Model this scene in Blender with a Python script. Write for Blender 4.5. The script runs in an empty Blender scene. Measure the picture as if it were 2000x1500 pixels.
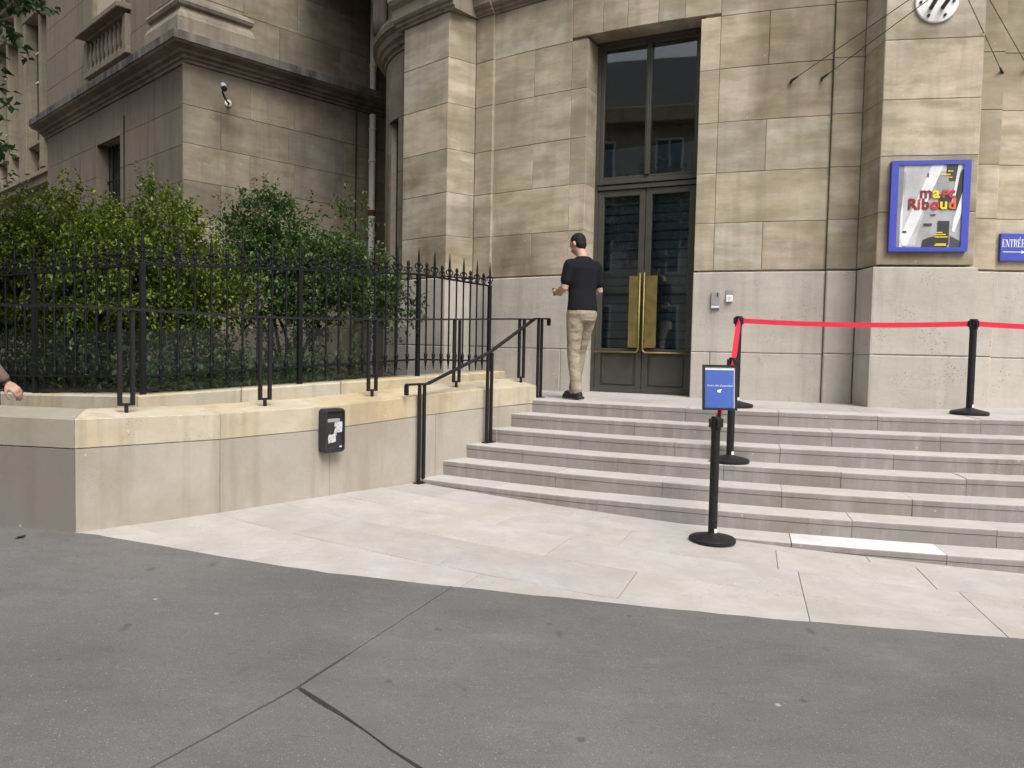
import bpy, bmesh, math, random
import numpy as np
from mathutils import Vector, Matrix

rad = math.radians
rnd = random.Random(11)
npr = np.random.RandomState(5)
scene = bpy.context.scene
col = scene.collection

# ------------------------------------------------------------------ camera
CAMZ = 1.47
pitch, roll = math.atan(75 / 1505.0), math.atan(.02)
fw = Vector((0, math.cos(pitch), -math.sin(pitch)))
rt0 = Vector((1, 0, 0)); up0 = rt0.cross(fw)
rt = rt0 * math.cos(roll) + up0 * math.sin(roll)
up = up0 * math.cos(roll) - rt0 * math.sin(roll)
cam_d = bpy.data.cameras.new('camera'); cam = bpy.data.objects.new('camera', cam_d); col.objects.link(cam)
mw = Matrix((rt, up, -fw)).transposed().to_4x4(); mw.translation = Vector((0, 0, CAMZ))
cam.matrix_world = mw
cam_d.sensor_width = 36; cam_d.lens = 36 * 1505 / 2000.0
cam_d.clip_start = .05; cam_d.clip_end = 800
scene.camera = cam

# ------------------------------------------------------------------ sky, sun, exposure
SUN_AZ, SUN_EL = rad(26), rad(54)          # azimuth from -Y (behind the camera) towards +X
sun_dir = Vector((math.sin(SUN_AZ) * math.cos(SUN_EL), -math.cos(SUN_AZ) * math.cos(SUN_EL), math.sin(SUN_EL)))
w = bpy.data.worlds.new('World'); scene.world = w; w.use_nodes = True
nt = w.node_tree; bg = nt.nodes['Background']
sky = nt.nodes.new('ShaderNodeTexSky'); sky.sky_type = 'NISHITA'; sky.sun_disc = False
sky.sun_elevation = SUN_EL; sky.sun_rotation = math.pi - SUN_AZ
sky.air_density = 1.0; sky.dust_density = 6.0; sky.ozone_density = 1.0
hs = nt.nodes.new('ShaderNodeHueSaturation'); hs.inputs['Saturation'].default_value = .22
nt.links.new(sky.outputs[0], hs.inputs['Color']); nt.links.new(hs.outputs[0], bg.inputs['Color'])
bg.inputs['Strength'].default_value = .12
sl = bpy.data.lights.new('sun', 'SUN'); sl.energy = 1.5; sl.angle = rad(32); sl.color = (1, .975, .945)
so = bpy.data.objects.new('sun', sl); col.objects.link(so)
so.rotation_euler = (-sun_dir).to_track_quat('-Z', 'Y').to_euler()
vs = scene.view_settings
vs.view_transform = 'Standard'; vs.look = 'None'; vs.gamma = 1; vs.exposure = 0.66
cy = scene.cycles
cy.use_adaptive_sampling = True; cy.adaptive_threshold = .015; cy.use_denoising = True
cy.max_bounces = 6; cy.diffuse_bounces = 3; cy.glossy_bounces = 3; cy.transmission_bounces = 4; cy.transparent_max_bounces = 10
cy.caustics_reflective = False; cy.caustics_refractive = False
try: vs.use_curve_mapping = False
except Exception: pass

# ------------------------------------------------------------------ constants measured from the place
CX, CY = 5.840, 18.159          # axis of the rotunda and of its curved steps
RW = 9.87                       # wall radius
R0, TR, RI = 11.519, .2946, .1332
ZL = .9046                      # landing level
def zg(x, y):
    x = max(-14, min(14, x)); y = max(-14, min(14, y))
    return .065 - .037 * x + .015 * y

# ------------------------------------------------------------------ helpers
def tag(o, label=None, cat=None, group=None, kind=None):
    if label: o['label'] = label
    if cat: o['category'] = cat
    if group: o['group'] = group
    if kind: o['kind'] = kind
    return o

def empty(name, loc=(0, 0, 0), rz=0, **k):
    o = bpy.data.objects.new(name, None); col.objects.link(o)
    o.location = loc; o.rotation_euler = (0, 0, rz); o.empty_display_size = .1
    return tag(o, **k)

def link(o, parent=None, local=False):
    col.objects.link(o)
    if parent is not None:
        o.parent = parent
        if not local:
            # only top-level empties carry a transform
            if parent.parent is None:
                mm = Matrix.Translation(parent.location) @ parent.rotation_euler.to_matrix().to_4x4()
                o.matrix_parent_inverse = mm.inverted()
    return o

def add(name, V, F, mat, parent=None, smooth=False, local=False, fix=True, mi=None, sharp=None):
    me = bpy.data.meshes.new(name)
    me.from_pydata([tuple(v) for v in V], [], [tuple(f) for f in F])
    if fix:
        bm = bmesh.new(); bm.from_mesh(me); bmesh.ops.recalc_face_normals(bm, faces=bm.faces); bm.to_mesh(me); bm.free()
    for m in (mat if isinstance(mat, (list, tuple)) else [mat]): me.materials.append(m)
    if mi: me.polygons.foreach_set('material_index', mi)
    if smooth:
        me.polygons.foreach_set('use_smooth', [True] * len(me.polygons))
        if sharp:
            me.set_sharp_from_angle(angle=rad(sharp))
    me.update()
    o = bpy.data.objects.new(name, me)
    return link(o, parent, local)

def sub(name, o_src, parent):
    o = o_src.copy(); col.objects.link(o); o.parent = parent; return o

class MB:
    """collects shapes into one mesh"""
    def __init__(s): s.V = []; s.F = []
    def push(s, V, F):
        n = len(s.V); s.V += [tuple(v) for v in V]; s.F += [tuple(i + n for i in f) for f in F]; return s
    def box(s, c, size, M=None, ch=0):
        x, y, z = [q / 2 for q in size]
        if ch:
            bm = bmesh.new(); bmesh.ops.create_cube(bm, size=1)
            for v in bm.verts: v.co = Vector((v.co.x * size[0], v.co.y * size[1], v.co.z * size[2]))
            bmesh.ops.bevel(bm, geom=list(bm.edges), offset=ch, segments=1, affect='EDGES', profile=.5)
            bm.verts.index_update()
            V = [v.co.copy() for v in bm.verts]; F = [[v.index for v in f.verts] for f in bm.faces]; bm.free()
        else:
            V = [Vector((a * x, b * y, d * z)) for a in (-1, 1) for b in (-1, 1) for d in (-1, 1)]
            F = [(0, 1, 3, 2), (4, 6, 7, 5), (0, 4, 5, 1), (2, 3, 7, 6), (0, 2, 6, 4), (1, 5, 7, 3)]
        c = Vector(c)
        V = [(M @ v if M is not None else v) + c for v in V]
        return s.push(V, F)
    def tube(s, pts, r, seg=8, caps=True, ell=None):
        pts = [Vector(p) for p in pts]; n = len(pts)
        rr = r if isinstance(r, (list, tuple)) else [r] * n
        V = []; F = []
        t0 = (pts[1] - pts[0]).normalized()
        a = Vector((0, 0, 1)) if abs(t0.z) < .9 else Vector((1, 0, 0))
        u = t0.cross(a).normalized()
        for i, p in enumerate(pts):
            t = (pts[min(i + 1, n - 1)] - pts[max(i - 1, 0)]).normalized()
            u = (u - t * u.dot(t)).normalized(); v = t.cross(u)
            for k in range(seg):
                an = 2 * math.pi * k / seg
                V.append(p + (u * math.cos(an) + v * math.sin(an)) * rr[i])
        for i in range(n - 1):
            for k in range(seg):
                F.append((i * seg + k, i * seg + (k + 1) % seg, (i + 1) * seg + (k + 1) % seg, (i + 1) * seg + k))
        if caps: F.append(tuple(range(seg - 1, -1, -1))); F.append(tuple((n - 1) * seg + k for k in range(seg)))
        return s.push(V, F)
    def lathe(s, prof, c=(0, 0, 0), seg=24, axis=None):
        V = []; F = []; n = len(prof)
        M = axis if axis is not None else Matrix.Identity(3)
        for r, z in prof:
            for k in range(seg):
                an = 2 * math.pi * k / seg
                V.append(M @ Vector((r * math.cos(an), r * math.sin(an), z)) + Vector(c))
        for i in range(n - 1):
            for k in range(seg):
                F.append((i * seg + k, i * seg + (k + 1) % seg, (i + 1) * seg + (k + 1) % seg, (i + 1) * seg + k))
        F.append(tuple(range(seg - 1, -1, -1))); F.append(tuple((n - 1) * seg + k for k in range(seg)))
        return s.push(V, F)
    def prism(s, poly, y0, y1, f=None):
        """polygon in (x,z) extruded along y"""
        n = len(poly); V = [Vector((x, y0, z)) for x, z in poly] + [Vector((x, y1, z)) for x, z in poly]
        if f: V = [f(v) for v in V]
        F = [tuple(range(n)), tuple(range(2 * n - 1, n - 1, -1))] + [(i, (i + 1) % n, n + (i + 1) % n, n + i) for i in range(n)]
        return s.push(V, F)
    def build(s, name, mat, parent=None, **k): return add(name, s.V, s.F, mat, parent, **k)

# surface frames: (along, outwards, up) -> world
def F_cyl(s, d, z): a = rad(s); r = RW + d; return Vector((CX + r * math.sin(a), CY - r * math.cos(a), z))
def F_ring(s, d, z): a = rad(s); return Vector((CX + d * math.sin(a), CY - d * math.cos(a), z))   # d = radius
TCX, TCY, TRR = -.10, 12.98, 2.05
def F_tur(s, d, z): a = rad(s); r = TRR + d; return Vector((TCX + r * math.sin(a), TCY - r * math.cos(a), z))
KX, KY = -5.33, 12.6
dR = Vector((.689, .725, 0)).normalized(); nR = Vector((dR.y, -dR.x, 0)); dL = -nR; nL = -dR
def F_R(s, d, z): return Vector((KX, KY, z)) + dR * s + nR * d
def F_L(s, d, z): return Vector((KX, KY, z)) + dL * s + nL * d
def F_W(s, d, z): return Vector((KX, KY, z)) + dL * s + nL * (d - 1.2)

def block(name, F, s0, s1, z0, z1, d, depth, mat, parent, n=1, g=.0016, ch=.0055, su=1.0, rough=.0):
    """one dressed stone: chamfered front, s in units of su per metre"""
    g_, c_ = g * su, ch * su
    S = [s0 + g_] + [s0 + g_ + c_ + (s1 - s0 - 2 * g_ - 2 * c_) * i / n for i in range(n + 1)] + [s1 - g_]
    z0 += g; z1 -= g; V = []; Fc = []; m = len(S)
    for k, s in enumerate(S):
        e = ch if k in (0, m - 1) else 0
        V += [F(s, d - depth, z0), F(s, d - ch, z0), F(s, d - e, z0 + ch), F(s, d - e, z1 - ch), F(s, d - ch, z1), F(s, d - depth, z1)]
    for k in range(m - 1):
        for j in range(6):
            a, b = k * 6 + j, k * 6 + (j + 1) % 6
            Fc.append((a, b, b + 6, a + 6))
    Fc.append(tuple(range(6))); Fc.append(tuple((m - 1) * 6 + j for j in range(6)))
    return add(name, V, Fc, mat, parent)

def sweep(name, F, s0, s1, n, prof, mat, parent, m0=0, m1=0, smooth=False, mi=None):
    """closed profile [(d,z)] swept along s; m0/m1 mitre the ends by d"""
    V = []; Fc = []; k = len(prof)
    for i in range(n + 1):
        for d, z in prof:
            a = s0 - d * m0; b = s1 + d * m1
            V.append(F(a + (b - a) * i / n, d, z))
    for i in range(n):
        for j in range(k):
            a, b = i * k + j, i * k + (j + 1) % k
            Fc.append((a, b, b + k, a + k))
    Fc.append(tuple(range(k))); Fc.append(tuple(n * k + j for j in range(k)))
    return add(name, V, Fc, mat, parent, mi=(list(mi) * n + [0, 0]) if mi else None)

# ------------------------------------------------------------------ materials
class NT:
    def __init__(s, name):
        s.m = bpy.data.materials.new(name); s.m.use_nodes = True; s.t = s.m.node_tree
        s.bsdf = s.t.nodes['Principled BSDF']; s.out = s.t.nodes['Material Output']
    def n(s, kind, **k):
        nd = s.t.nodes.new('ShaderNode' + kind)
        for a, b in k.items(): setattr(nd, a, b)
        return nd
    def l(s, a, b): s.t.links.new(a, b)
    def val(s, sock, v):
        if isinstance(v, bpy.types.NodeSocket): s.l(v, sock)
        else: sock.default_value = v
    def math(s, op, a, b=0.0, clamp=False):
        nd = s.n('Math', operation=op, use_clamp=clamp); s.val(nd.inputs[0], a); s.val(nd.inputs[1], b); return nd.outputs[0]
    def vmul(s, v, k):
        nd = s.n('VectorMath', operation='MULTIPLY'); s.l(v, nd.inputs[0]); nd.inputs[1].default_value = k; return nd.outputs[0]
    def noise(s, v, scale, detail=4, rough=.55):
        nd = s.n('TexNoise'); s.l(v, nd.inputs['Vector']); nd.inputs['Scale'].default_value = scale
        nd.inputs['Detail'].default_value = detail; nd.inputs['Roughness'].default_value = rough; return nd.outputs['Fac']
    def voro(s, v, scale):
        nd = s.n('TexVoronoi'); s.l(v, nd.inputs['Vector']); nd.inputs['Scale'].default_value = scale; return nd.outputs['Distance']
    def map(s, f, a, b, c=0.0, d=1.0):
        nd = s.n('MapRange'); s.l(f, nd.inputs[0])
        for i, v in enumerate((a, b, c, d)): nd.inputs[i + 1].default_value = v
        return nd.outputs[0]
    def ramp(s, f, stops):
        nd = s.n('ValToRGB'); s.l(f, nd.inputs[0]); e = nd.color_ramp.elements
        while len(e) < len(stops): e.new(.5)
        for el, (p, c) in zip(e, stops): el.position = p; el.color = (*c, 1)
        return nd.outputs[0]
    def mix(s, f, a, b, blend='MIX'):
        nd = s.n('Mix', data_type='RGBA', blend_type=blend)
        s.val(nd.inputs[0], f)
        for i, v in ((6, a), (7, b)):
            if isinstance(v, tuple): v = (*v, 1)
            s.val(nd.inputs[i], v)
        return nd.outputs[2]
    def bump(s, hgt, strength, dist=.01, prev=None):
        nd = s.n('Bump'); s.l(hgt, nd.inputs['Height']); nd.inputs['Strength'].default_value = strength; nd.inputs['Distance'].default_value = dist
        if prev is not None: s.l(prev, nd.inputs['Normal'])
        return nd.outputs[0]
    def pos(s): return s.n('NewGeometry').outputs['Position']
    def set(s, color=None, rough=None, metal=None, spec=None, normal=None):
        for k, v in (('Base Color', color), ('Roughness', rough), ('Metallic', metal), ('Specular IOR Level', spec), ('Normal', normal)):
            if v is None: continue
            if isinstance(v, tuple): v = (*v, 1)
            s.val(s.bsdf.inputs[k], v)
        return s.m

def plain(name, c, rough=.6, metal=0, spec=.4, var=.12, bump=.0, scale=14):
    t = NT(name); p = t.pos(); f = t.noise(p, scale, 5)
    c2 = tuple(min(1, q * (1 - var)) for q in c); c3 = tuple(min(1, q * (1 + var)) for q in c)
    t.set(t.ramp(f, [(.3, c2), (.7, c3)]), t.map(f, 0, 1, max(.02, rough - .08), min(1, rough + .08)), metal, spec)
    if bump: t.set(normal=t.bump(t.noise(p, scale * 4, 4), bump, .004))
    return t.m

def stone(name, cols, streak=.35, stretch=(.9, .9, 4.2), blot=.3, blotc=(.16, .145, .12), pit=.25, stain=.2, stainc=(.10, .09, .075), bump=.35, rough=.86, obj=True, grain=30, hues=None, chip=.35, vary=0.0, drip=(5, 5, .45), soot=0.0):
    t = NT(name); p0 = t.pos()
    oi = t.n('ObjectInfo').outputs['Random']
    off = t.n('CombineXYZ'); 
    for i, k in enumerate((37., 19., 23.)): t.l(t.math('MULTIPLY', oi, k if obj else 0.), off.inputs[i])
    va = t.n('VectorMath', operation='ADD'); t.l(p0, va.inputs[0]); t.l(off.outputs[0], va.inputs[1]); p = va.outputs[0]
    n = len(cols)
    base = t.ramp(oi, [(i / max(1, n - 1), c) for i, c in enumerate(cols)]) if obj else t.ramp(t.noise(p, .9, 3), [(.3 + .4 * i / max(1, n - 1), c) for i, c in enumerate(cols)])
    if vary:
        r2 = t.math('FRACT', t.math('MULTIPLY', oi, 17.31)); v2 = t.map(r2, 0, 1, 1 - vary, 1 + vary * .8); cv = t.n('CombineXYZ')
        for i in range(3): t.l(v2, cv.inputs[i])
        base = t.mix(1.0, base, cv.outputs[0], 'MULTIPLY')
    if hues:
        hn = t.noise(t.vmul(p, (1, 1, 2.2)), 1.7, 4, .6)
        base = t.mix(t.map(hn, .40, .50, .6, 0), base, hues[0]); base = t.mix(t.map(hn, .50, .60, 0, .6), base, hues[1])
    st = t.noise(t.vmul(p, stretch), 1.5, 5, .62)
    c = t.mix(t.map(st, .40, .60, 0, streak), base, (.62, .60, .56), 'MULTIPLY')
    st2 = t.noise(t.vmul(p, (stretch[0] * 2, stretch[1] * 2, stretch[2] * 3)), 2.1, 3, .6)
    c = t.mix(t.map(st2, .52, .66, 0, streak * .5), c, (1.14, 1.12, 1.08), 'MULTIPLY')
    bl = t.noise(p0, 1.25, 4, .6)
    c = t.mix(t.map(bl, .46, .64, 0, blot), c, blotc)
    vs_ = t.noise(t.vmul(p0, drip), 1.2, 3, .6)
    c = t.mix(t.map(vs_, .50, .66, 0, stain), c, stainc)
    if soot:
        so_ = t.noise(t.vmul(p0, (1, 1, .7)), .62, 4, .62); c = t.mix(t.map(so_, .47, .63, 0, soot), c, (.52, .49, .43), 'MULTIPLY')
    gr = t.noise(p, grain, 4, .7)
    c = t.mix(t.map(gr, .3, .7, .0, .22), c, (.72, .71, .69), 'MULTIPLY')
    vo = t.voro(t.vmul(p, (1, 1, 1.9)), 34)
    pm = t.math('MULTIPLY', t.map(vo, .10, .22, 1, 0), t.map(t.noise(p, 3.2, 3), .5, .62, 0, 1))
    c = t.mix(t.math('MULTIPLY', pm, pit), c, (.12, .11, .10))
    wc_ = t.voro(p, 5.5); c = t.mix(t.math('MULTIPLY', t.map(t.math('ADD', wc_, t.math('MULTIPLY', gr, .05)), .065, .085, 1, 0), chip), c, (.66, .62, .56))
    hgt = t.math('SUBTRACT', t.math('ADD', t.math('MULTIPLY', gr, .6), t.math('MULTIPLY', st, .7)), t.math('MULTIPLY', pm, 1.2))
    return t.set(c, rough, 0, .25, t.bump(hgt, bump, .006))

M = {}
WC = [(.47, .40, .295), (.53, .455, .355), (.43, .385, .30), (.56, .475, .375), (.475, .415, .31), (.46, .43, .365), (.54, .46, .365), (.485, .42, .31)]
M['wall'] = stone('travertine_ashlar', WC, streak=.6, blot=.45, blotc=(.27, .23, .155), stain=.2, stainc=(.17, .15, .11), pit=.5, vary=.20, soot=.8, hues=((.56, .47, .375), (.41, .36, .235)))
M['plinth'] = stone('pale_pitted_stone', [(.47, .435, .385), (.50, .465, .415), (.45, .42, .37)], streak=.14, blot=.3, blotc=(.34, .305, .25), pit=.95, stain=.16, bump=1.0, grain=18, chip=.2)
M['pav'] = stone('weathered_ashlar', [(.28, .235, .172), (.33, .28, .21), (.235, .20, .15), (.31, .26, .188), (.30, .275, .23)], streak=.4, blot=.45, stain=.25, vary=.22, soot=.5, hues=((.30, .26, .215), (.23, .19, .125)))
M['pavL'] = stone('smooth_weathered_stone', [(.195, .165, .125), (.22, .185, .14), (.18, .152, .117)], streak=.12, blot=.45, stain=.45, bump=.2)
M['cornice'] = stone('sooty_moulding_stone', [(.27, .235, .18), (.25, .215, .165), (.29, .25, .195)], streak=.25, blot=.7, blotc=(.12, .105, .085), stain=.45, stainc=(.10, .09, .075), bump=.4)
M['cortop'] = stone('blackened_cornice_edge', [(.12, .11, .095), (.15, .135, .115)], streak=.2, blot=.8, blotc=(.03, .03, .028), stain=.5, stainc=(.22, .21, .19), bump=.5)
M['wing'] = stone('yellow_wing_stone', [(.28, .245, .18), (.26, .225, .165), (.30, .26, .19)], blot=.25, stain=.3)
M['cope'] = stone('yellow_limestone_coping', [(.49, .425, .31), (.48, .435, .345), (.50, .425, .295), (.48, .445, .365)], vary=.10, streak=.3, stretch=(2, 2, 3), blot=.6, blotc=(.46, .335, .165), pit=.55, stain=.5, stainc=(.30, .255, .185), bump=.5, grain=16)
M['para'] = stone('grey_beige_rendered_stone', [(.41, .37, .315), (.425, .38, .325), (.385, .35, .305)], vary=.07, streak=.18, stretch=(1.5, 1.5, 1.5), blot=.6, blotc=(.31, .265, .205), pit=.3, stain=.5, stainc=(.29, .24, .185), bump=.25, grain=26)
M['cope_shaded'] = stone('grimy_shaded_limestone_coping', [(.32, .29, .23), (.30, .28, .232)], streak=.15, stretch=(2, 2, 3), blot=.6, blotc=(.25, .225, .175), pit=.3, stain=.35, stainc=(.20, .18, .14), bump=.5, grain=16)  # street return coping: grime plus tree shade painted into a darker tone
M['para_shaded'] = stone('grimy_shaded_rendered_stone', [(.205, .187, .165), (.19, .175, .155)], streak=.06, stretch=(1.5, 1.5, 1.5), blot=.45, blotc=(.18, .16, .135), pit=.15, stain=.35, stainc=(.16, .14, .115), bump=.25, grain=26)  # street return slabs: grime, with the shade on this side put into the colour
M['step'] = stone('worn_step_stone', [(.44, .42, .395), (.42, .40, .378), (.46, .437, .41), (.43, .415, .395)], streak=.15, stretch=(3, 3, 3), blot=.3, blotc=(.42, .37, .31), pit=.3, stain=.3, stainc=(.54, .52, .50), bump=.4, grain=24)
M['riser'] = stone('shaded_drip_stained_riser_stone', [(.285, .264, .246), (.268, .25, .233), (.30, .277, .256)], streak=.2, stretch=(3, 3, 3), blot=.5, blotc=(.20, .172, .14), pit=.45, drip=(9, 9, .9), stain=.26, stainc=(.42, .405, .39), bump=.4, grain=24)  # drips and grime; base darkened below the treads to paint in riser shade
M['newslab'] = stone('new_white_stone', [(.47, .462, .45)], streak=.12, blot=.2, chip=0, pit=.0, stain=.04, bump=.1)
M['flag'] = stone('pale_flagstone', [(.42, .402, .386), (.44, .418, .398), (.40, .387, .372), (.43, .405, .378), (.415, .395, .372)], vary=.06, streak=.3, stretch=(2.5, 2.5, 2.5), blot=.3, blotc=(.36, .31, .245), pit=.6, stain=.0, bump=.35, grain=20)
M['land'] = stone('landing_paving_stone', [(.42, .405, .382), (.44, .422, .398)], streak=.1, stretch=(2.5, 2.5, 2.5), blot=.3, pit=.2, stain=.0, bump=.3)
M['mortar'] = plain('joint_mortar', (.42, .37, .29), .95, bump=.4)
M['dark_joint'] = plain('dark_joint_dirt', (.13, .12, .105), .95, bump=.4)
M['iron'] = plain('black_painted_iron', (.008, .008, .009), .55, 0, .22, .3, .15, 40)
M['rail'] = plain('dark_rail_paint', (.014, .013, .014), .5, 0, .3, .25, .1, 40)
M['door'] = plain('olive_grey_door_paint', (.058, .056, .046), .42, 0, .5, .12, .05, 8)
M['brass'] = plain('aged_brass', (.26, .205, .075), .52, .8, .5, .22, .08, 10)
M['slat'] = plain('blue_black_shutter', (.17, .215, .26), .5, 0, .4, .15)
M['black'] = plain('matt_black_plastic', (.012, .012, .013), .5, 0, .3, .2, .08, 60)
M['bin'] = plain('black_bin_plastic', (.022, .023, .027), .45, 0, .5, .3, .1, 25)
M['red'] = plain('red_webbing', (.66, .025, .055), .6, 0, .3, .06, .2, 120)
M['blue'] = plain('blue_lacquer', (.052, .072, .42), .35, 0, .5, .05)
M['signblue'] = plain('blue_print', (.045, .10, .36), .25, 0, .5, .08, 0, 5)
M['white'] = plain('white_paint', (.74, .74, .72), .5, 0, .4, .05)
M['pipe'] = stone('white_painted_pipe', [(.70, .68, .63)], streak=.05, blot=.12, blotc=(.40, .36, .30), pit=0, stain=.4, stainc=(.30, .25, .18), bump=.1, rough=.5, obj=False)
M['rust'] = plain('rust', (.16, .065, .03), .9, 0, .2, .4, .4, 50)
M['steel'] = plain('brushed_steel', (.50, .50, .50), .38, .6, .5, .08)
M['grey'] = plain('grey_metal_box', (.36, .36, .36), .45, .3, .5, .08)
M['cable'] = plain('dark_steel_cable', (.05, .045, .04), .6, .3)
M['lead'] = plain('dark_pipe', (.03, .028, .026), .6)
M['bark'] = plain('bark', (.045, .036, .027), .9, 0, .2, .35, .8, 22)
M['soil'] = plain('garden_soil', (.035, .03, .022), .95, 0, .2, .4, .8, 9)
M['skin'] = plain('skin', (.46, .27, .205), .55, 0, .35, .08, .0, 20)
M['hair'] = plain('short_black_hair', (.010, .009, .009), .7, 0, .25, .4, .6, 90)
M['shirt'] = plain('black_cotton', (.011, .011, .015), .9, 0, .15, .25, .9, 2.2)
M['shoe'] = plain('black_shoe', (.012, .012, .016), .6, 0, .35, .3)
M['jacket'] = plain('brown_jacket', (.16, .105, .085), .85, 0, .2, .12, .2, 30)
M['jeans'] = plain('dark_trousers', (.03, .03, .04), .9, 0, .2, .2, .2, 30)
def chino():
    t = NT('beige_cotton_twill'); p = t.pos()
    f = t.noise(p, 9, 4); wv = t.noise(t.vmul(p, (3.2, 3.2, 5.5)), 2.4, 2, .5)
    c = t.ramp(f, [(.3, (.27, .222, .165)), (.7, (.335, .28, .215))])
    return t.set(c, .88, 0, .15, t.bump(wv, .55, .06))
M['chino'] = chino()
def asphalt():
    t = NT('worn_asphalt'); p = t.pos()
    big = t.noise(p, .55, 5, .6); fine = t.noise(p, 170, 3, .7); mid = t.noise(p, 28, 4, .6)
    c = t.ramp(big, [(.30, (.120, .114, .110)), (.70, (.180, .171, .164))])
    c = t.mix(t.map(fine, .35, .68, 0, .55), c, (.062, .060, .058))
    pt = t.noise(t.vmul(p, (1, 2.2, 1)), 1.9, 6, .68)
    c = t.mix(t.map(pt, .50, .70, 0, .55), c, (.088, .085, .083)); c = t.mix(t.map(pt, .28, .44, .4, 0), c, (.20, .194, .188))
    sp = t.voro(p, 95); c = t.mix(t.math('MULTIPLY', t.map(sp, .13, .2, 1, 0), t.map(t.noise(p, 40, 1), .52, .60, 0, .75)), c, (.42, .40, .37))
    c = t.mix(t.map(mid, .58, .72, 0, .35), c, (.072, .07, .068))
    gum = t.voro(t.vmul(p, (1, 1, .01)), 4.2)
    gw = t.math('ADD', gum, t.math('MULTIPLY', t.noise(p, 30, 2), .09))
    c = t.mix(t.math('MULTIPLY', t.map(gw, .095, .135, 1, 0), t.map(t.noise(p, 1.1, 1), .36, .52, .0, .7)), c, (.062, .06, .058))
    st_ = t.voro(t.vmul(p, (5.5, 2.6, .01)), 1.0); sw = t.math('ADD', st_, t.math('MULTIPLY', t.noise(p, 22, 3), .16))
    c = t.mix(t.math('MULTIPLY', t.map(sw, .13, .22, 1, 0), t.map(t.noise(p, .8, 1), .42, .56, .0, .6)), c, (.066, .063, .062))
    gum2 = t.voro(t.vmul(t.n('VectorMath', operation='ADD').outputs[0], (1, 1, .01)), 2.1) if False else t.voro(t.vmul(p, (1.3, 1.1, .01)), 1.9)
    c = t.mix(t.map(t.math('ADD', gum2, t.math('MULTIPLY', t.noise(p, 60, 2), .03)), .035, .05, .75, 0), c, (.40, .385, .36))
    h_ = t.math('ADD', t.math('MULTIPLY', fine, .8), t.math('MULTIPLY', mid, .5))
    return t.set(c, t.map(fine, .3, .7, .75, .95), 0, .25, t.bump(h_, .55, .006))
M['asphalt'] = asphalt()

def glass(name, tint, ior=1.5, rough=.02, gain=1.0):
    t = NT(name); tr = t.n('BsdfTransparent'); tr.inputs[0].default_value = (*tint, 1)
    gl = t.n('BsdfGlossy'); gl.inputs['Roughness'].default_value = rough; gl.inputs['Color'].default_value = (1, 1, 1, 1)
    fr = t.n('Fresnel'); fr.inputs[0].default_value = ior
    p = t.pos(); t.l(t.bump(t.noise(p, 1.4, 2), .012, .05), gl.inputs['Normal'])
    mx = t.n('MixShader'); t.l(t.math('MULTIPLY', fr.outputs[0], gain, True), mx.inputs[0]); t.l(tr.outputs[0], mx.inputs[1]); t.l(gl.outputs[0], mx.inputs[2])
    t.l(mx.outputs[0], t.out.inputs[0]); return t.m
M['glass'] = glass('door_glass', (.82, .87, .89), 1.52, .02, 2.2)
M['wglass'] = plain('dark_window_glass', (.03, .038, .042), .06, 0, .6, .1)
M['interior'] = plain('dark_interior', (.012, .011, .011), .9)
M['bluefilm'] = plain('blue_grey_film', (.13, .165, .21), .35, 0, .4, .1)

def leaf(name, dark, light, trans=.22):
    t = NT(name); p = t.pos()
    a = t.n('Attribute'); a.attribute_name = 'tint'
    f = t.math('ADD', t.math('MULTIPLY', a.outputs['Fac'], .6), t.math('MULTIPLY', t.noise(p, 2.2, 3), .4))
    c = t.ramp(f, [(.2, dark), (.8, light)])
    t.set(c, .5, 0, .35)
    tl = t.n('BsdfTranslucent'); t.l(t.mix(.5, c, tuple(min(1, q * 1.7) for q in light)), tl.inputs[0])
    mx = t.n('MixShader'); mx.inputs[0].default_value = trans
    t.l(t.bsdf.outputs[0], mx.inputs[1]); t.l(tl.outputs[0], mx.inputs[2]); t.l(mx.outputs[0], t.out.inputs[0]); return t.m
M['leafA'] = leaf('bright_shrub_leaf', (.028, .056, .008), (.165, .205, .026))
M['leafB'] = leaf('dark_shrub_leaf', (.018, .046, .013), (.095, .145, .038))
M['leafC'] = leaf('low_plant_leaf', (.020, .050, .018), (.09, .15, .045))
M['leafT'] = leaf('street_tree_leaf', (.014, .034, .012), (.045, .075, .024), .25)
def screen():
    t = NT('dark_mesh_screen'); tr = t.n('BsdfTransparent'); p = t.pos()
    t.set((.026, .030, .025), .9, 0, .1)
    mx = t.n('MixShader'); t.l(t.map(t.noise(t.vmul(p, (1, 1, 1)), 3, 3), .3, .7, .38, .52), mx.inputs[0])
    t.l(tr.outputs[0], mx.inputs[1]); t.l(t.bsdf.outputs[0], mx.inputs[2]); t.l(mx.outputs[0], t.out.inputs[0]); return t.m
M['screen'] = screen()

# ================================================================== GROUND
gx = [-200, -60, -14, -6, -3, 0, 3, 6, 14, 60, 200]; gy = [-200, -60, -14, -4, 0, 4, 8, 14, 60, 200]
V = [(x, y, zg(x, y) - .05) for y in gy for x in gx]
F = [(j * len(gx) + i, j * len(gx) + i + 1, (j + 1) * len(gx) + i + 1, (j + 1) * len(gx) + i) for j in range(len(gy) - 1) for i in range(len(gx) - 1)]
ground = tag(add('ground', V, F, M['dark_joint']), kind='structure')

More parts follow.
